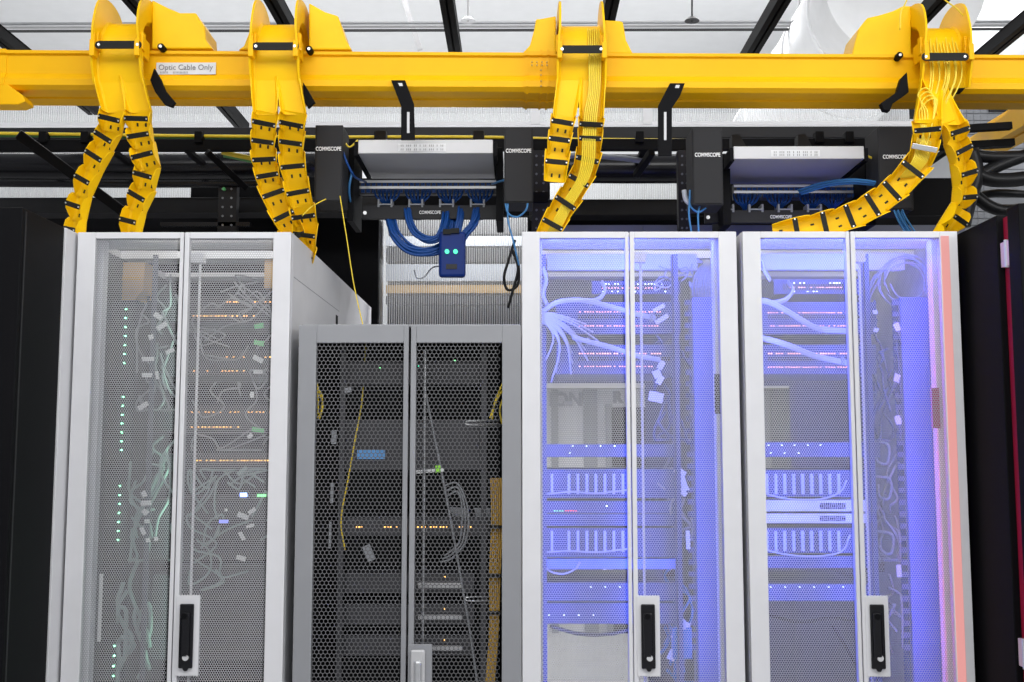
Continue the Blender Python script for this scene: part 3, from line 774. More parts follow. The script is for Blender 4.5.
for (x0, x1, y0, y1, ty, lab) in ((314,343,125,202,149,'leftmost of the tall black boxes, right beside the second chute'),
                        (504,533,127,203,151,'tall black box beside the third chute, right end of the first shelf'),
                        (693,722,128,205,155,'tall black box at the left end of the second shelf'),
                        (880,911,127,210,157,'tall black box beside the fourth chute')):
    t = thing('cable_manager_box', lab, 'box', at((x0+x1)/2, y1, 4.27))
    MB().pbox(x0, y0, x1, y1, 4.27, 0.16).build('housing', CHAR2, t, bevel=0.003)
    MB().pbox(x0+1.2, y0+1.5, x1-1.2, y1-1.5, 4.266, 0.004).build('cover', CHAR2, t, bevel=0.002)
    text('lettering', 'COMMSCOPE', (x0+x1)/2, ty, 4.2655, 4.0, LETW, t, wpx=26, bold=0.0004)
# short blue cables from panel to manager
for (cxs, y0, y1, Yp, lab) in (((387,418,450,480),193,212,4.58,'first shelf'),((746,779,812,832),197,215,4.58,'second shelf')):
    for k, c in enumerate(cxs):
        ps = [[(c+dx*3.2, y0-3, Yp+.02), (c+dx*2.6, y0+4, Yp-.02), (c+dx*.7, y1-7, Yp-.0), (c+dx*.5, y1+8, Yp+.04)] for dx in (-4,-2.6,-1.4,0,1.4,2.6,4)]
        strands('cable_bundle', 'short blue cables fanning from the patch panel of the %s, %s bunch' % (lab, ('first','second','third','fourth')[k]), ps, 0.0045, BLUEC)
# blue loops under the first shelf
def bundle_path(base, n, spread, r, m, name, label, cat='cable bundle'):
    ps = []
    for i in range(n):
        a = 2*math.pi*i/n; ox, oy = spread*math.cos(a)*(0.4+0.6*(i%2)), spread*math.sin(a)*(0.4+0.6*(i%2))
        ps.append([(x+ox*(1+.2*math.sin(k+i)), y+oy, Y+0.004*math.cos(a)) for k, (x, y, Y) in enumerate(base)])
    return strands(name, label, ps, r, m, cat)
bundle_path([(388,208,4.58),(391,222,4.56),(396,236,4.53),(410,249,4.52),(428,252,4.52),(444,246,4.53),(452,232,4.55),(452,214,4.58)], 8, 4.5, 0.0065, BLUEC, 'cable_bundle', 'big blue cable loop hanging under left part of first shelf')
bundle_path([(408,208,4.56),(410,222,4.53),(416,234,4.51),(428,240,4.50),(440,236,4.5),(446,222,4.53),(447,206,4.58)], 6, 3.2, 0.0065, BLUEC, 'cable_bundle', 'smaller inner blue cable loop under first shelf')
bundle_path([(478,208,4.56),(474,222,4.53),(466,232,4.52),(458,244,4.52),(448,250,4.54)], 6, 3.5, 0.0065, BLUEC, 'cable_bundle', 'blue cables dropping under the right part of the first shelf')
bundle_path([(462,208,4.56),(460,222,4.53),(456,236,4.52)], 5, 3.5, 0.0065, BLUEC, 'cable_bundle', 'blue cables dropping straight into the blue device')
t = thing('network_dongle', 'blue plastic device with two green lights hanging from blue cables', 'device', at(452,278,4.46))
MB().pbox(438.5,231,465.5,277,4.46,0.035).build('housing', DEVICEB, t, bevel=0.012)
MB().pbox(446,264,457,269,4.457,0.006).build('recess', BLACKG, t)
for x, y in ((447,251.5),(455.5,251.5)):
    p = at(x,y,4.455); MB().cyl((p.x,4.45,p.z),(p.x,4.462,p.z),s(2.3,4.45),16).build('status_light', L_TEAL, t)
for x, y in ((447,235),(455,234)):
    MB().pbox(x-4,y-6,x+4,y-1,4.45,0.03).build('strap', STRAP, t)
cable('cable', [(440,266,4.6),(432,268,4.6),(424,277,4.6),(417,278,4.6),(414,270,4.6)], 0.003, GREYC, 'small grey cable curl left of the blue device')
cable('cable', [(505,200,4.28),(508,213,4.27),(517,217,4.27),(526,210,4.27),(528,200,4.28)], 0.004, LBLUEC, 'light blue cable loop under the box beside third chute')
cable('cable', [(508,200,4.28),(508,220,4.27),(513,240,4.27),(519,265,4.2)], 0.0035, LBLUEC, 'light blue cable dropping beside the black cable coil')
cable('cable', [(515,240,4.6),(508,262,4.6),(504,278,4.6),(508,290,4.6),(518,284,4.6),(518,262,4.6),(512,250,4.6),(518,268,4.6),(513,290,4.6),(508,308,4.6)], 0.006, BLACKC, 'black cable coil hanging at the gap above the grey rack')
cable('cable', [(340,196,4.2),(343,215,4.2),(347,240,4.2),(354,285,4.2),(364,330,4.2)], 0.0021, YELC, 'thin yellow cable dropping to the top of the grey rack')
cable('cable', [(302,216,4.2),(310,208,4.2),(318,203,4.2),(326,199,4.22)], 0.0022, YELC, 'thin yellow cable linking the second chute to the black box')
cable('cable', [(343,152,4.3),(348,165,4.3),(355,177,4.35),(366,182,4.6)], 0.0045, BLUEC, 'blue cable from the leftmost black box to the patch panel')
cable('cable', [(352,172,4.4),(349,190,4.4),(352,210,4.5)], 0.005, LBLUEC, 'light cable beside the left upright of the first shelf')
cable('cable', [(492,184,4.5),(498,182,4.4),(505,180,4.3)], 0.0045, LBLUEC, 'light blue cable entering box right of first shelf')
cable('cable', [(345,143,4.35),(350,147,4.35),(358,140,4.35)], 0.004, YELC, 'short yellow cable at the left end of the first shelf box')
cable('cable', [(866,155,4.35),(873,158,4.35),(879,152,4.35)], 0.005, YELC, 'short yellow cable at the right end of the second shelf box')
bundle_path([(800,192,4.5),(825,184,4.45),(850,181,4.4),(868,182,4.35),(882,184,4.3)], 5, 2.5, 0.005, LBLUEC, 'cable_bundle', 'light blue cables over the right end of the second patch panel')
bundle_path([(893,200,4.3),(898,210,4.28),(903,222,4.25),(912,236,4.2)], 6, 5.0, 0.004, LBLUEC, 'cable_bundle', 'light blue cables hanging below the box beside fourth chute')
cable('cable', [(690,190,4.3),(690,205,4.3),(698,212,4.3),(706,208,4.3)], 0.004, LBLUEC, 'light blue cable loop under the box at second shelf')
cable('cable', [(690,195,4.3),(689,215,4.3),(692,236,4.3)], 0.004, LBLUEC, 'light blue cable dropping left of second shelf box')
cable('cable', [(700,205,4.3),(698,215,4.3),(699,236,4.3)], 0.004, LBLUEC, 'light blue cable dropping under the second shelf box')
cable('cable', [(684,190,4.35),(686,200,4.35),(692,205,4.35)], 0.010, WHITEC, 'white cable tuft left of the second shelf box')
# dark hanging clutter at the far right
for i, (p, r, lab) in enumerate((
    ([(960,152,5.0),(990,157,5.0),(1040,156,5.0)], 0.03, 'uppermost thick black cable at the far right'),
    ([(962,165,5.0),(985,178,5.0),(1010,180,5.0),(1040,176,5.0)], 0.035, 'second thick black cable at the far right'),
    ([(962,172,5.1),(975,195,5.1),(1000,210,5.1),(1040,207,5.1)], 0.03, 'lowest sagging black cable at the far right'),
    ([(962,190,5.0),(975,178,5.0),(1000,165,5.0),(1040,150,5.0)], 0.03, 'black cable rising to the far right edge'),
    ([(970,150,5.0),(975,175,5.0),(968,200,5.0),(962,225,5.0)], 0.04, 'black cable dropping behind the fourth chute'),
    ([(978,196,5.2),(1000,193,5.2),(1040,195,5.2)], 0.02, 'thin black cable across the grid at far right'))):
    cable('power_cable', [q for q in p], r, BLACKC, lab, seg=12)
tag(MB().bar(at(962,129,5.0), at(1011,126,5.0), 0.035, 0.035).build('support_bar', BLACK, bevel=0.003), 'black horizontal arm right of the fourth chute', 'arm')
tag(MB().bar(at(962,146,5.1), at(1013,143,5.1), 0.035, 0.05).build('support_bar', BLACK, bevel=0.003), 'black lower arm above thick cables at far right', 'arm')
# grid window at the far right
t = thing('grid_screen', 'white grid screen wall behind the black cables at far right', 'screen', at(1000,240,6.6))
MB().pbox(958,104,1100,240,6.7,0.02).build('sheet', WALLM, t)
b = MB()
for i in range(20): 
    b.pbox(958+i*7,104,958.8+i*7,240,6.69,0.012)
for i in range(20): b.pbox(958,106+i*7,1100,106.8+i*7,6.69,0.012)
b.build('grid', GREYC, t)
MB().pbox(990,103,1100,111,6.66,0.02).build('header', CHAR, t)
# ------------------------------------------------------------------ equipment inside the racks
GY = 4.11
def lights(t, rows, Y, name='indicator_lights'):
    for (y, xa, xb, m, step, keep) in rows:
        b = MB(); x = xa; n = 0
        while x < xb:
            if random.random() < keep:
                b.pbox(x, y-0.55, x+1.5, y+0.55, Y-0.003, 0.003)
            n += 1; x += step + (1.2 if n % 6 == 0 else 0)
        if b.v: b.build(name, m, t)
def gear(name, label, cat, x0, y0, x1, y1, m, rows=(), Y=GY, depth=0.42, group=None, ports=None, vents=False):
    t = thing(name, label, cat, at((x0+x1)/2, y1, Y), group)
    MB().pbox(x0, y0, x1, y1, Y, depth).build('chassis', m, t, bevel=0.002)
    MB().pbox(x0-4, y0, x0, y1, Y, 0.003).build('mounting_ear', m, t)
    MB().pbox(x1, y0, x1+4, y1, Y, 0.003).build('mounting_ear', m, t)
    if ports:
        b = MB(); (ya, yb, xa, xb, st) = ports; x = xa
        while x < xb:
            b.pbox(x, ya, x+st*0.7, yb, Y-0.001, 0.0012); x += st
        b.build('port_row', DEVD, t)
    lights(t, rows, Y)
    return t
def lever_chassis(label, x0, y0, x1, y1, Y, bars, by0, by1, m):
    t = gear('blade_chassis', label, 'server', x0, y0, x1, y1, m, Y=Y, group='blade chassis with pale levers')
    for x in bars:
        MB().pbox(x-1.3, by0, x+1.3, by1, Y-0.012, 0.01).build('lever', PALEB, t, bevel=0.001)
    return t
def tagpaper(t_parent, x, y, Y, w, h, ang, m=PAPER, name='cable_label'):
    c = at(x, y, Y); a = math.radians(ang)
    ax = Vector((math.cos(a), 0.15, math.sin(a))).normalized(); az = Vector((-math.sin(a), 0.1, math.cos(a))).normalized(); ay = ax.cross(az).normalized()
    return MB().obox(c, ax, ay, az, s(w, Y)/2, 0.001, s(h, Y)/2).build(name, m, t_parent)
def rack_floor_stuff(): pass

# rack C -------------------------------------------------------------
C = 'in the blue rack beside the grey'
D = 'in the pink-edged blue rack'
BDROP = mat('slate_backdrop', (0.10, 0.11, 0.15), 0.6, var=0.05)  # added backdrops for the dim rack interior, blue haze put into the colour
def backdrop(rack, x0, y0, x1, y1, Y, m=BDROP):
    MB().pbox(x0, y0, x1, y1, Y, 0.01).build('dark_backdrop', m, rack)
backdrop(RACK_C, 650, 225, 735, 800, 4.95); backdrop(RACK_C, 542, 225, 660, 383, 4.96)
backdrop(RACK_C, 542, 470, 602, 622, 4.96)
backdrop(RACK_D, 700, 225, 965, 386, 4.96); backdrop(RACK_D, 800, 386, 965, 800, 4.95); backdrop(RACK_D, 735, 470, 802, 800, 4.96)
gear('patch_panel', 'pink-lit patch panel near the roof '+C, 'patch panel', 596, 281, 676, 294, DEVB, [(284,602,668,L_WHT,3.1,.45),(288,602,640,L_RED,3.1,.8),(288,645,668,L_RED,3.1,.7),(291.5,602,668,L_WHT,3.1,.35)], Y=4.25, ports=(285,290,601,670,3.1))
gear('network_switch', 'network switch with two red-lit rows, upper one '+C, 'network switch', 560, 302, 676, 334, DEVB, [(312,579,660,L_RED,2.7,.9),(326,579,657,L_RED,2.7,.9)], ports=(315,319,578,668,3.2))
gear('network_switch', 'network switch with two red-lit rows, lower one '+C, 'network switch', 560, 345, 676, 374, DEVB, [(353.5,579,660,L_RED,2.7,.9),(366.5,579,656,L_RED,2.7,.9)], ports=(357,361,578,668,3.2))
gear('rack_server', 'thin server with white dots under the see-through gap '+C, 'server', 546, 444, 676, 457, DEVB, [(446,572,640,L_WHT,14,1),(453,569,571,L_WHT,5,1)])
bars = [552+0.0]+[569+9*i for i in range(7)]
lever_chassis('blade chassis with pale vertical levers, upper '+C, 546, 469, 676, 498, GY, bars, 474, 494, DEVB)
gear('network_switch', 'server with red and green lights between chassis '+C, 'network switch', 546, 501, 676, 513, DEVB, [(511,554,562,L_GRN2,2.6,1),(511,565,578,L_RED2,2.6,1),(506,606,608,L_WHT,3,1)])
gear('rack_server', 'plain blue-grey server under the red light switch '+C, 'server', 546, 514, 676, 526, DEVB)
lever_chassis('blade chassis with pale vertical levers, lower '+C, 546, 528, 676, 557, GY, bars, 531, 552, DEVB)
gear('rack_server', 'flat blue-lit server below the lower lever chassis '+C, 'server', 546, 559, 676, 569, mat('blue_lit_face', (0.16,0.28,0.85), 0.4, var=0.05))  # blue light on this band is put into its face colour
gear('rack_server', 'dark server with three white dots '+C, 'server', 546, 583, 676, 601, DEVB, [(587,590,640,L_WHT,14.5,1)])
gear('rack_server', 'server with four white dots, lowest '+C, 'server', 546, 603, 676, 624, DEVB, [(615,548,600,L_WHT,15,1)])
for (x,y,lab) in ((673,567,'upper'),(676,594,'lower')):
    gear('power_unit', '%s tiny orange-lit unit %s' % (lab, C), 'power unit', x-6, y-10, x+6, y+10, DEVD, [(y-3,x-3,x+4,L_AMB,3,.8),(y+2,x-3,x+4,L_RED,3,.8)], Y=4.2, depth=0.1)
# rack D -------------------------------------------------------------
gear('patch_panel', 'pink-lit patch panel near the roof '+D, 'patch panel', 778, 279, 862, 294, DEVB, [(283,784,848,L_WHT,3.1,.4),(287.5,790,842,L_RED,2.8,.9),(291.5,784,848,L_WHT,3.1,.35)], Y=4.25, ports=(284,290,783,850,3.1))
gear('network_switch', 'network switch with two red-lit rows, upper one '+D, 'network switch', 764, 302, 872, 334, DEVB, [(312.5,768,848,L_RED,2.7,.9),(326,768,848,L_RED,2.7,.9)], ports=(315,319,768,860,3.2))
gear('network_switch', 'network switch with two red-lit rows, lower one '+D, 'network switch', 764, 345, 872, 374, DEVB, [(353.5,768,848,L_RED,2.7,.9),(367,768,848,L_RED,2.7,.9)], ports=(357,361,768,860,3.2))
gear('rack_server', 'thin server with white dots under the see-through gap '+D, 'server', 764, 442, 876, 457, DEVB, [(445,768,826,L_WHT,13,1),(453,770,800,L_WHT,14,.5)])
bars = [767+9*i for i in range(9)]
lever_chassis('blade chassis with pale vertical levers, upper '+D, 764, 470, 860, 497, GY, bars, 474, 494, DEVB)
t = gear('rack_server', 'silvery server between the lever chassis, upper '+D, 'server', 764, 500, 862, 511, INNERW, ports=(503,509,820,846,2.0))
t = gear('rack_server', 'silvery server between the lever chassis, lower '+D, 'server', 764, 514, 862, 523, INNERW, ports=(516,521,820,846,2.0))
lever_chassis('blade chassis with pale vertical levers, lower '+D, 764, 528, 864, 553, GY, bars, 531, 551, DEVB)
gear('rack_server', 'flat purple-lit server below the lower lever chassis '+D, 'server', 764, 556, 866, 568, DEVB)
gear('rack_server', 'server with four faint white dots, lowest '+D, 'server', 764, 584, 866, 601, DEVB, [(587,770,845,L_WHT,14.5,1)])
gear('power_unit', 'tiny unit with orange lights beside the servers '+D, 'power unit', 868, 558, 880, 572, DEVD, [(562,870,876,L_AMB,3,.9),(566,870,876,L_AMB,3,.9)], Y=4.2, depth=0.1)
# vertical blue-lit cable managers
for (x0, x1, lab) in ((692,716,C),(900,928,D)):
    t = thing('cable_manager', 'tall blue-lit vertical cable cover at the right '+lab, 'cable manager', at((x0+x1)/2, 690, 4.14))
    a = at(x0, 297, 4.14); b = at(x1, 297, 4.14)
    MB().box((a.x, 4.14, 0.3), (b.x, 4.24, a.z)).build('cover', COLB, t, bevel=0.004)
    m = MB()
    for i in range(30):
        z = a.z-0.03-i*0.045
        m.box((a.x-0.028, 4.15, z), (a.x-0.004, 4.16, z+0.02))
    m.box((a.x-0.005, 4.149, 0.32), (a.x-0.0005, 4.161, a.z-0.01))
    m.build('finger_comb', DEVB, t)
# white/blue cable bundles at the top of the blue column
ps = []
for i in range(9):
    d = i*2.6
    ps.append([(694+d*.9,300,4.19),(693+d,284,4.17),(698+d*.7,270,4.2),(704+d*.3,262,4.3),(690+d,256,4.5)])
strands('cable_bundle', 'pale cables fanning into the tall blue cover '+C, ps, 0.0034, WHITEC)
ps = []
for i in range(6):
    r0 = 1.12+i*0.11
    cx_, cy_ = 906+2.5*math.cos(i*2.3), 281+2.5*math.sin(i*1.7)
    ps.append([(cx_+22*r0*math.cos(a)*(.75), cy_-22*r0*math.sin(a)*.75, 4.17+i*.006) for a in [math.radians(-170+i*23+k*40) for k in range(9)]])
strands('cable_coil', 'pale cable loops above the tall blue cover '+D, ps, 0.0021, WHITEC, 'cable coil')
ps = [[(868,300,4.2),(872,280,4.2),(884,268,4.25),(905,258,4.3)],[(870,290,4.2),(880,272,4.2),(900,262,4.25),(915,262,4.3)],[(866,312,4.2),(872,292,4.2),(880,280,4.2)]]
strands('cable_bundle', 'pale cables crossing behind the loops '+D, ps, 0.004, GREYC)
# fan of cables from the left
for k, (ya, xe, ye) in enumerate(((318,0,0),)):
    ps = []
    for i in range(13):
        a = math.radians(8+i*6.6)
        L = 46+8*(i % 3)
        ps.append([(538,316+i*.4,4.06),(548,313+i*1.1,4.05),(541+L*.55*math.cos(a*.7),318+L*.6*math.sin(a*.8)-4,4.06),(541+L*math.cos(a),318+L*1.05*math.sin(a),4.09)])
    strands('cable_bundle', 'fan of pale cables spreading from the left side '+C, ps, 0.0034, WHITEC)
def thick(pts, n, r, sp, label, m=WHITEC, ties=()):
    ps = []
    for i in range(n):
        a = 2*math.pi*i/n
        ps.append([(x+sp*.4*math.cos(a), y+sp*math.sin(a), Y+.004*math.cos(a)) for x, y, Y in pts])
    t = strands('cable_bundle', label, ps, r, m)
    for (x, y) in ties:
        MB().pbox(x-1.5, y-sp-2.2, x+1.5, y+sp+2.2, pts[0][2]-0.012, 0.024).build('tie', GREYC, t)
    return t
thick([(541,313,4.06),(556,303,4.05),(575,300,4.05),(592,302,4.04),(615,308,4.04),(640,315,4.05),(655,318,4.07)], 6, 0.0042, 1.6, 'thick tied pale bundle crossing the upper switch '+C, ties=((591,302),(652,317)))
thick([(573,337,4.06),(586,341,4.05),(610,347,4.05),(635,355,4.05),(660,360,4.07)], 6, 0.0042, 1.5, 'thick pale cable bundle crossing the lower switch '+C, ties=((588,341),))
thick([(590,302,4.05),(600,298,4.05),(605,290,4.1),(602,282,4.2)], 4, 0.0035, 1.5, 'pale cable tuft below the patch panel '+C)
thick([(753,300,4.06),(768,302,4.05),(785,310,4.05),(803,321,4.04),(820,329,4.04),(850,331,4.07)], 6, 0.0048, 1.9, 'thick pale cable bundle crossing the upper switch '+D, ties=((826,330),))
thick([(753,336,4.06),(770,340,4.05),(790,346,4.04),(815,356,4.04),(852,364,4.07)], 6, 0.0048, 1.9, 'thick pale cable bundle crossing the lower switch '+D, ties=((782,344),(843,361)))
thick([(770,303,4.06),(785,300,4.06),(793,290,4.1),(788,282,4.2)], 4, 0.0035, 1.5, 'pale cable tuft below the patch panel '+D)
thick([(762,262,4.08),(764,270,4.08),(770,280,4.08)], 3, 0.004, 1.5, 'short pale cable at the upper left '+D)
thick([(543,268,4.08),(546,280,4.08),(543,294,4.08),(547,306,4.08)], 4, 0.006, 1.5, 'crumpled pale cables at the upper left '+C)
# tangles on the right half
def tangle(name, x0, y0, x1, y1, n, r, m, label, Y=4.13, seed=1, tags=(), hang=True):
    rr = random.Random(seed); t = thing(name, label, 'cable bundle', at((x0+x1)/2, y1, Y))
    for i in range(n):
        xa = rr.uniform(x0, x1); ya = rr.uniform(y0, y1-10)
        pts = [(xa, ya, Y+rr.uniform(-.02,.05))]
        for k in range(4):
            xa = min(x1, max(x0, xa+rr.uniform(-.35,.35)*(x1-x0))); ya = min(y1, ya+rr.uniform(.04,.22)*(y1-y0)*(1 if hang else rr.choice((-1,1))))
            ya = max(y0, ya)
            pts.append((xa, ya, Y+rr.uniform(-.02,.05)))
        MB().tube([at(*p) for p in pts], r, 6, sub=5).build('strand', m, t, smooth=True)
    for (x, y, w, h, a, *mm) in tags: tagpaper(t, x, y, Y-0.03, w, h, a, mm[0] if mm else PAPER)
    return t
tangle('cable_bundle', 655, 262, 692, 300, 7, .0028, WHITEC, 'thin pale cables arching at the upper right '+C, seed=3, hang=False, tags=((659,308,4,13,-62),(662,319,4.5,15,-58)))
tangle('cable_bundle', 655, 330, 692, 440, 12, .005, DEVB, 'dark cables hanging beside the blue cover, upper part '+C, seed=4, tags=((656,397,15,10,-12),(657,374,8,8,20),(660,380,9,6,60),(661,365,6,9,-30)))
tangle('cable_bundle', 650, 440, 692, 540, 12, .005, GREYC, 'grey cables hanging beside the blue cover, middle part '+C, seed=5, tags=((680,472,12,7,-35),(684,484,6,14,20),(688,540,4,18,0),(683,492,5,9,40)))
tangle('cable_bundle', 650, 560, 692, 682, 10, .006, LBLUEC, 'bright blue cables low beside the cover '+C, seed=6, tags=((678,640,9,14,25),(686,625,8,6,-20),(672,655,8,10,-25)))
tangle('cable_bundle', 866, 300, 900, 440, 14, .005, DEVB, 'dark cables hanging beside the blue cover, upper part '+D, seed=7, tags=((897,327,6,8,20),(897,378,6,8,-20),(898,420,6,9,10),(875,312,5,4,15),(876,330,5,4,-15)))
tangle('cable_bundle', 866, 440, 900, 560, 13, .005, GREYC, 'grey looping cables beside the blue cover, middle part '+D, seed=8, tags=((873,506,4,4,0),(899,571,5,12,0)))
tangle('cable_bundle', 868, 570, 902, 682, 9, .005, GREYC, 'grey cables beside the blue cover, low '+D, seed=9)
for (cx_, cy_, i, wh) in ((882,455,0,'uppermost'),(884,490,1,'middle'),(886,545,2,'lowest')):
    cable('cable', [(cx_-10,cy_-14,4.12),(cx_+6,cy_-10,4.12),(cx_+5,cy_+8,4.12),(cx_-5,cy_+6,4.12),(cx_-6,cy_-6,4.12)], 0.0055, GREYC, '%s grey cable loop beside the blue cover %s' % (wh, D))
t = thing('power_adapter', 'blue box with pale plug beside the cover '+C, 'adapter', at(680, 662, 4.1))
MB().pbox(673,628,692,659,4.09,0.05).build('housing', LBLUEC, t, bevel=0.004)
MB().pbox(678,620,686,630,4.085,0.03).build('plug', WHITEC, t, bevel=0.004)
for (p, lab, m) in (([(546,494,4.09),(570,492,4.08),(600,493,4.08),(634,489,4.08)], 'thin pale cable along the upper lever chassis '+C, WHITEC),
               ([(543,552,4.09),(570,551,4.08),(600,552,4.08),(634,548,4.08)], 'thin pale cable along the lower lever chassis '+C, WHITEC),
               ([(543,562,4.09),(550,571,4.08),(563,574,4.08),(575,569,4.08),(580,562,4.08)], 'sagging white cable below the lower lever chassis '+C, WHITEC),
               ([(550,626,4.09),(580,634,4.08),(610,634,4.08),(640,627,4.08)], 'thin dark cable sagging under the lowest server '+C, DEVD),
               ([(766,494,4.09),(790,499,4.08),(820,499,4.08),(840,492,4.08),(847,480,4.08)], 'pale cable sagging under the upper lever chassis '+D, WHITEC),
               ([(766,550,4.09),(790,555,4.08),(820,556,4.08),(842,551,4.08),(850,535,4.08)], 'pale cable sagging under the lower lever chassis '+D, WHITEC),
               ([(768,615,4.3),(800,622,4.3),(830,618,4.3),(856,620,4.3)], 'dark cable crossing the bottom '+D, DEVD),
               ([(832,625,4.3),(845,645,4.3),(858,670,4.3)], 'dark cable dropping to the lower right '+D, DEVD)):
    cable('cable', p, 0.0035 if m is WHITEC else 0.007, m, lab)
for (x0,y0,x1,y1,lab,rk) in ((938,388,945,428,'',RACK_D),(722.5,373,727,414,'',RACK_C)):
    pass
MB().pbox(932,388,939,428,3.984,0.003).build('warning_label', REDT, RACK_D)
MB().pbox(715,374,720,414,3.984,0.003).build('warning_label', DEVD, RACK_C)

# white partition with lettering beyond the rack ----------------------
YW = 9.0
wl = struct(MB().pbox(480, 388, 990, 900, YW, 0.15).build('wall_partition', WALLM))
tag(MB().pbox(480, 366, 990, 388, YW-0.2, 0.3).build('crossbeam', ALU), 'grey beam over the lettered wall seen through the blue racks', 'beam')
t = thing('wall_lettering', 'grey capital letters ION on the wall seen through the rack gap', 'lettering', at(567,400,YW))
text('lettering', 'ION', 549, 400, YW-0.01, 13, LETG, t, 'LEFT', wpx=32, bold=0.006)
t = thing('wall_lettering', 'single grey capital R on the wall seen through the rack gap', 'lettering', at(618,400,YW))
text('lettering', 'R', 613, 397.5, YW-0.01, 10, LETG, t, 'LEFT', wpx=11, bold=0.009)
for (a, b_, lab) in ((553,558,'thin grey post left of the lettering'),(587,597,'grey post between the lettering'),(610,612,'slim grey post beside the letter R')):
    tag(MB().pbox(a, 404 if a == 610 else 389, b_, 900, YW-0.06, 0.05).build('wall_post', GREYC), lab+' on the far wall', 'post')
tag(MB().pbox(616, 407, 650, 900, YW-0.07, 0.06).build('dark_doorway', DEVD), 'dark opening under the letter R on the far wall', 'doorway')
tag(MB().pbox(563,401,573,405.5,YW-0.05,0.04).build('wall_camera', LETG, bevel=0.01), 'small dark fitting under the lettering on the far wall', 'fitting')
tag(MB().pbox(760,389,782,900,YW-0.07,0.06).build('grey_locker', GREYC), 'grey panel on the far wall seen through the pink-edged rack', 'panel')
tag(MB().pbox(783,389,795,900,YW-0.1,0.03).build('wall_post', DEV), 'dark post on the far wall seen through pink-edged rack', 'post')

# rack A ---------------------------------------------------------------
A = 'in the left white rack'
t = thing('power_strip', 'black vertical power strip with a column of green lights '+A, 'power strip', at(120, 690, 4.2))
a = at(112, 300, 4.2); b = at(137, 300, 4.2)
MB().box((a.x, 4.2, 0.3), (b.x, 4.3, a.z)).build('housing', DEVD, t, bevel=0.003)
for (ya, yb, n) in ((309,363,7),(397,450,7),(486,540,7),(646,676,4)):
    for i in range(n):
        y = ya+(yb-ya)*i/(n-1); x = 126-(y-309)*0.035; p = at(x, y, 4.195)
        MB().cyl((p.x,4.192,p.z),(p.x,4.2,p.z),s(0.95,4.2),8).build('status_light', L_GRN, t)
MB().pbox(97,574,103,642,4.02,0.003).build('paper_label', PAPER, t)
for (y0,y1,rows,wh) in ((296,322,[(302,226,272,L_AMB,3.4,.8),(302,235,240,L_AMB,1.7,1),(316,193,257,L_AMB,3.4,.75)],'uppermost'),
                     (350,376,[(357,226,272,L_AMB,3.4,.65),(371,193,272,L_AMB,3.4,.6)],'second'),
                     (406,432,[(412,191,270,L_AMB,3.4,.65),(427,191,242,L_AMB,3.4,.8)],'third'),
                     (454,472,[(460.5,190,270,L_AMB,3.2,.9)],'fourth'),
                     (500,560,[],'fifth'),(575,660,[],'lowest')):
    gear('network_switch', '%s dark switch counted from the roof %s' % (wh, A), 'network switch', 150, y0, 272, y1, DEVD, rows, ports=(y0+7,y0+11,190,268,3.2) if rows else None, Y=4.16)
tangle('cable_bundle', 137, 270, 182, 410, 14, .004, GREYC, 'grey labelled cables at upper left '+A, Y=4.10, seed=11, tags=((158,316,9,5,-35),(162,326,11,5,35),(148,359,12,4.5,3),(147,375,10,4.5,0),(143,406,11,5,35),(157,375,3,8,10),(151,337,5,5,20),(170,351,9,4,25)))
tangle('cable_bundle', 130, 430, 182, 560, 14, .005, GREENP, 'pale green-grey cables at mid left '+A, Y=4.10, seed=12, tags=((144,494,5,6,30),(146,503,10,5,3),(145,512,6,5,-40),(147,521,5,4,0),(143,531,4,8,30),(148,540,4,4,10),(156,539,4,4,0),(175,461,3,7,0)))
tangle('cable_bundle', 118, 560, 150, 682, 9, .008, GREENP, 'thick pale green cables at lower left '+A, Y=4.10, seed=13)
tangle('cable_bundle', 192, 275, 272, 360, 12, .003, GREYC, 'thin grey cables drooping over the upper switches '+A, Y=4.10, seed=14, hang=False, tags=((259,326,9,5,12,GRNT),(259,343,10,5,-10,GRNT),(258,359,11,5,-25)))
tangle('cable_bundle', 192, 370, 272, 450, 10, .003, GREYC, 'thin grey cables over the middle switches '+A, Y=4.10, seed=15, hang=False, tags=((258,430,12,4.5,-10,GRNT),(250,436,5,4,40),(252,395,4,6,0),(258,372,9,4,0)))
tangle('cable_bundle', 190, 470, 272, 590, 16, .004, GREENP, 'pale tangled cables over the lower switches '+A, Y=4.10, seed=16, hang=False, tags=((243,516,11,5,-22),(252,511,8,4,35),(250,526,8,3,15),(242,536,9,4,-60),(241,558,9,4.5,-15),(242,471,11,4,40,GREENP),(226,510,3,3,0)))
t = thing('network_adapter', 'small unit glowing blue in the tangle '+A, 'adapter', at(243, 499, 4.08))
MB().pbox(236,491,250,499,4.08,0.02).build('housing', DEVD, t)
MB().pbox(240,493,247,497,4.077,0.003).build('blue_light', L_BLU, t)
MB().pbox(257,494,266,497,4.077,0.003).build('green_light', L_GRN2, t)
t = thing('network_adapter', 'small unit with faint blue light below the brighter one '+A, 'adapter', at(224, 524, 4.08))
MB().pbox(214,519,230,525,4.08,0.02).build('housing', DEVD, t)
MB().pbox(219,520,228,523,4.077,0.003).build('blue_light', L_BSTRIP, t)
t = thing('cable_box', 'tan cardboard box behind the mesh in the upper corner '+A, 'box', at(125, 305, 4.35))
MB().prism([(at(x,y,4.35).x, at(x,y,4.35).z) for x, y in ((109,262),(145,262),(143,290),(130,306),(109,304))], 'y', 4.35, 4.5).build('carton', BOXB, t)
MB().pbox(109,276,140,280,4.345,0.004).build('flap', ORAC, t)
t = thing('cable_box', 'tan cardboard box at the upper right corner '+A, 'box', at(268, 290, 4.35))
MB().pbox(264,256,280,288,4.35,0.12).build('carton', BOXB, t)
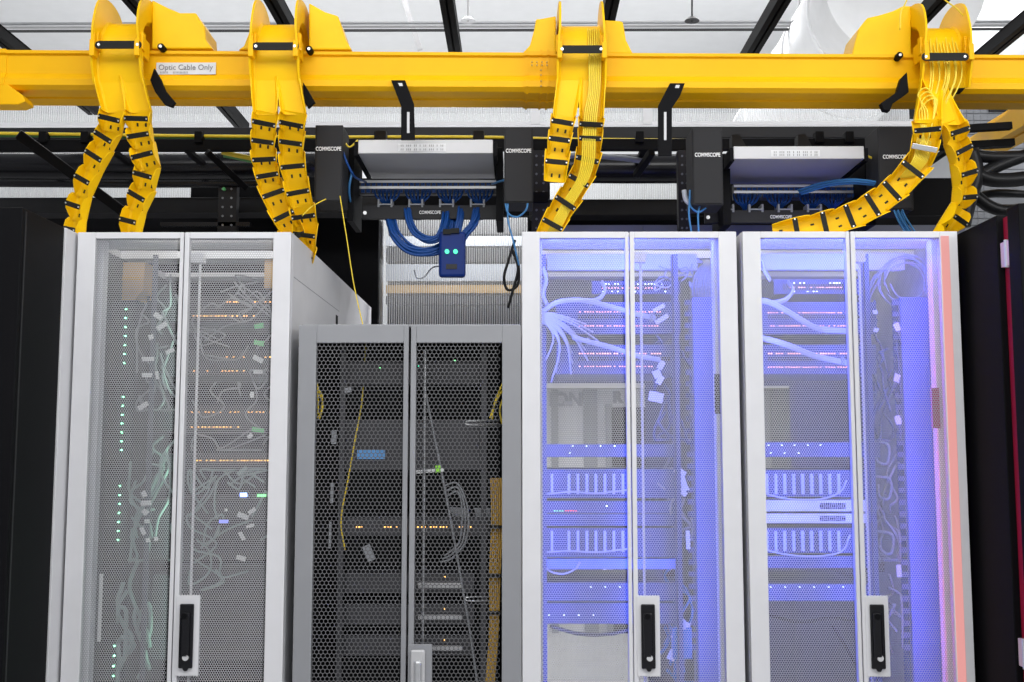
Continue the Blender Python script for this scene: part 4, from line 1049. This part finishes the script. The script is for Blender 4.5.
# grey rack -------------------------------------------------------------
G = 'in the grey rack'
gear('network_switch', 'dark switch with a row of amber lights '+G, 'network switch', 345, 518, 486, 535, DEVD, [(527,356,362,L_AMB,2.4,1),(527,384,486,L_AMB,2.9,.6)], Y=4.12)
for (y, lab) in ((585,'upper'),(617,'middle'),(648,'lower')):
    t = gear('rack_server', '%s dark server with a silver bracket %s' % (lab, G), 'server', 345, y-12, 470, y+8, DEVD, [(y-8,444,447,L_AMB,3,1)], Y=4.12)
    MB().pbox(418,y-2,462,y+3,4.10,0.012).build('silver_bracket', ALU, t, bevel=0.002)
gear('rack_server', 'plain dark server just under the roof '+G, 'server', 345, 362, 480, 385, DEVD, [(368,379,381,L_GRN2,3,1),(366,418,420,L_TEAL,3,1),(360.5,454,456,L_GRN2,3,1)], Y=4.12)
gear('rack_server', 'plain dark server at the height of the green tag '+G, 'server', 345, 420, 480, 470, DEVD, Y=4.14)
ps = [[(496+d,478,4.08),(497+d,520,4.07),(495+d,575,4.07),(494+d*.8,630,4.07),(490+d*.8,684,4.07),(488+d*.8,720,4.07)] for d in (-5,-3,-1,1,3,5)]
strands('cable_bundle', 'long yellow cable bundle hanging at the right '+G, ps, 0.0036, ORAC)
for y in (527,576,613):
    tag(MB().pbox(487,y-1.5,504,y+1.5,4.05,0.04).build('cable_tie', STRAP), {527:'upper',576:'middle',613:'lower'}[y]+' black tie around yellow bundle '+G, 'cable tie')
strands('cable_bundle', 'short yellow cables hanging at the upper left '+G, [[(316,380,4.04),(319,392,4.04),(323,405,4.04),(319,420,4.04)],[(316,386,4.04),(322,396,4.04),(321,412,4.04),(317,418,4.04)],[(316,376,4.04),(318,400,4.04),(318,414,4.04)]], 0.003, YELC)
strands('cable_bundle', 'short yellow cables hanging at the upper right '+G, [[(504,388,4.04),(497,400,4.04),(492,412,4.04),(490,418,4.04)],[(506,392,4.04),(500,408,4.04),(502,424,4.04)],[(504,380,4.04),(495,402,4.04),(492,420,4.04)]], 0.0032, YELC)
cable('cable', [(366,340,4.2),(362,400,4.15),(355,440,4.1),(348,480,4.08),(341,520,4.08),(345,550,4.08)], 0.0028, YELC, 'long thin yellow cable hanging at the left '+G)
cable('cable', [(424,385,4.06),(432,425,4.06),(445,490,4.06),(456,550,4.06),(468,620,4.06),(480,700,4.06)], 0.004, GREYC, 'long grey cable running diagonally '+G)
for i, wh in enumerate(('outer','middle','inner')):
    cable('cable', [(443+i*2,486+i*5,4.07),(458,484+i*4,4.07),(468-i*3,510,4.07),(466-i*3,540,4.07),(452,558-i*4,4.07),(440+i*2,562-i*3,4.07)], 0.003, GREYC, wh+' grey cable loop at the middle right '+G)
t = thing('cable_label', 'white and green tag in the right door '+G, 'tag', at(430,471,4.03))
tagpaper(t, 429, 471, 4.05, 30, 3.4, 4); tagpaper(t, 438, 469, 4.045, 5, 7, 5, mat('lime_tag',(0.3,0.75,0.05),.6,var=.05), 'green_clip')
tag(MB().pbox(357,450,385,459,4.05,0.004).build('blue_label', BLUT), 'blue label sticker seen through the left door '+G, 'label')
for k, (x, y, w, h, a, lab) in enumerate(((334,437,5,14,0,'upper pale tag'),(332,493,3,20,0,'long pale tag'),(330,535,2.5,26,0,'lower pale tag'),(369,553,8,16,25,'crumpled pale tag'),(348,390,7,5,10,'tiny pale tag'))):
    tag(tagpaper(None, x, y, 4.06, w, h, a, GREYC), lab+' at the left '+G, 'tag')
tag(MB().prism([(at(x,y,4.15).x, at(x,y,4.15).z) for x, y in ((450,507),(466,508),(468,517),(452,516))],'y',4.15,4.155).build('paper_sheet', GREYC), 'small grey sheet beside the amber lights '+G, 'sheet')
tag(MB().prism([(at(x,y,4.15).x, at(x,y,4.15).z) for x, y in ((474,508),(496,508),(495,517),(476,517))],'y',4.15,4.155).build('paper_sheet', GREYC), 'larger grey sheet near the yellow bundle '+G, 'sheet')
for y, wh in ((599,'lower'),(423,'upper')):
    t = thing('cable_hook', '%s silver wire hook at the right %s' % (wh, G), 'hook', at(480,y,4.06))
    MB().tube([at(500,y-2,4.1), at(470,y-2,4.06), at(466,y,4.06), at(470,y+2,4.06), at(502,y+2,4.1)], 0.003, 8, sub=4).build('wire', SILVER, t, smooth=True)
# ------------------------------------------------------------------ lights
def area(name, loc, rot, sx, sy, power, col=(1,1,1)):
    l = bpy.data.lights.new(name, 'AREA'); l.shape = 'RECTANGLE'; l.size = sx; l.size_y = sy; l.energy = power; l.color = col
    o = bpy.data.objects.new(name, l); COL.objects.link(o); o.location = loc; o.rotation_euler = rot; return o
area('aisle_lamp', (0, 1.4, 4.6), (math.radians(28), 0, 0), 5.5, 1.2, 150)
area('front_lamp', (0, -2.0, 3.4), (math.radians(68), 0, 0), 6, 2, 75)
area('rear_lamp', (0, 7.6, 5.3), (math.radians(20), 0, 0), 9, 1.2, 260)
area('ceiling_fill', (0, 8.5, 3.2), (math.pi, 0, 0), 10, 7, 150)  # added unseen light that brightens the ceiling
BL = (0.075, 0.115, 1.0)
for X0, k in ((XC, 1.0), (XD, 1.1)):
    area('blue_strip_and_fill', (X0+W-0.10, F+0.05, 1.45), (math.radians(90), 0, math.radians(45)), 0.05, 1.7, 3.2*k, BL)
    area('blue_strip_and_fill', (X0+0.11, F+0.05, 1.45), (math.radians(90), 0, math.radians(-40)), 0.05, 1.7, 5*k, BL)
    area('blue_strip_and_fill', (X0+W/2, F+0.04, ZT-0.03), (math.radians(40), 0, 0), 0.6, 0.03, 4*k, BL)
    area('blue_strip_and_fill', (X0+W/2, F+0.045, 1.45), (math.radians(90), 0, 0), 0.04, 1.7, 4.2*k, BL)  # added fill behind the door seam, spreads blue evenly over the gear
    area('blue_strip_and_fill', (X0+W-0.03, F+0.55, 1.5), (0, math.radians(90), 0), 1.5, 0.3, 7, BL)
area('red_strip_lamp', (XD+W-0.15, F+0.05, 1.4), (math.radians(90), 0, math.radians(-50)), 0.02, 1.6, 0.8, (1, 0.15, 0.15))
area('green_lamp', (XA+0.3, F+0.2, 1.3), (0, math.radians(90), 0), 1.6, 0.05, 1.2, (0.5, 1, 0.7))
area('curtain_fill', (-0.25, 6.45, 3.3), (math.radians(20), 0, 0), 0.9, 0.05, 38)  # added fill that brightens the bars behind the ribbed sheet
area('rack_lamp', (XA+0.45, F+0.05, ZT-0.04), (math.radians(50), 0, 0), 0.5, 0.03, 0.35, (1, 0.97, 0.9))
area('side_fill', (4.2, 1.2, 3.6), (math.radians(60), 0, math.radians(60)), 2.5, 1.0, 70)  # added fill from the right, brightens the left rack's side
w = bpy.data.worlds.new('world'); SC.world = w; w.use_nodes = True
w.node_tree.nodes['Background'].inputs[0].default_value = (0.93, 0.95, 1.0, 1); w.node_tree.nodes['Background'].inputs[1].default_value = 0.45
SC.view_settings.view_transform = 'Standard'; SC.view_settings.look = 'None'; SC.view_settings.gamma = 1; SC.view_settings.exposure = 0.0
SC.view_settings.use_curve_mapping = False
SC.cycles.transparent_max_bounces = 12
SC.cycles.max_bounces = 8
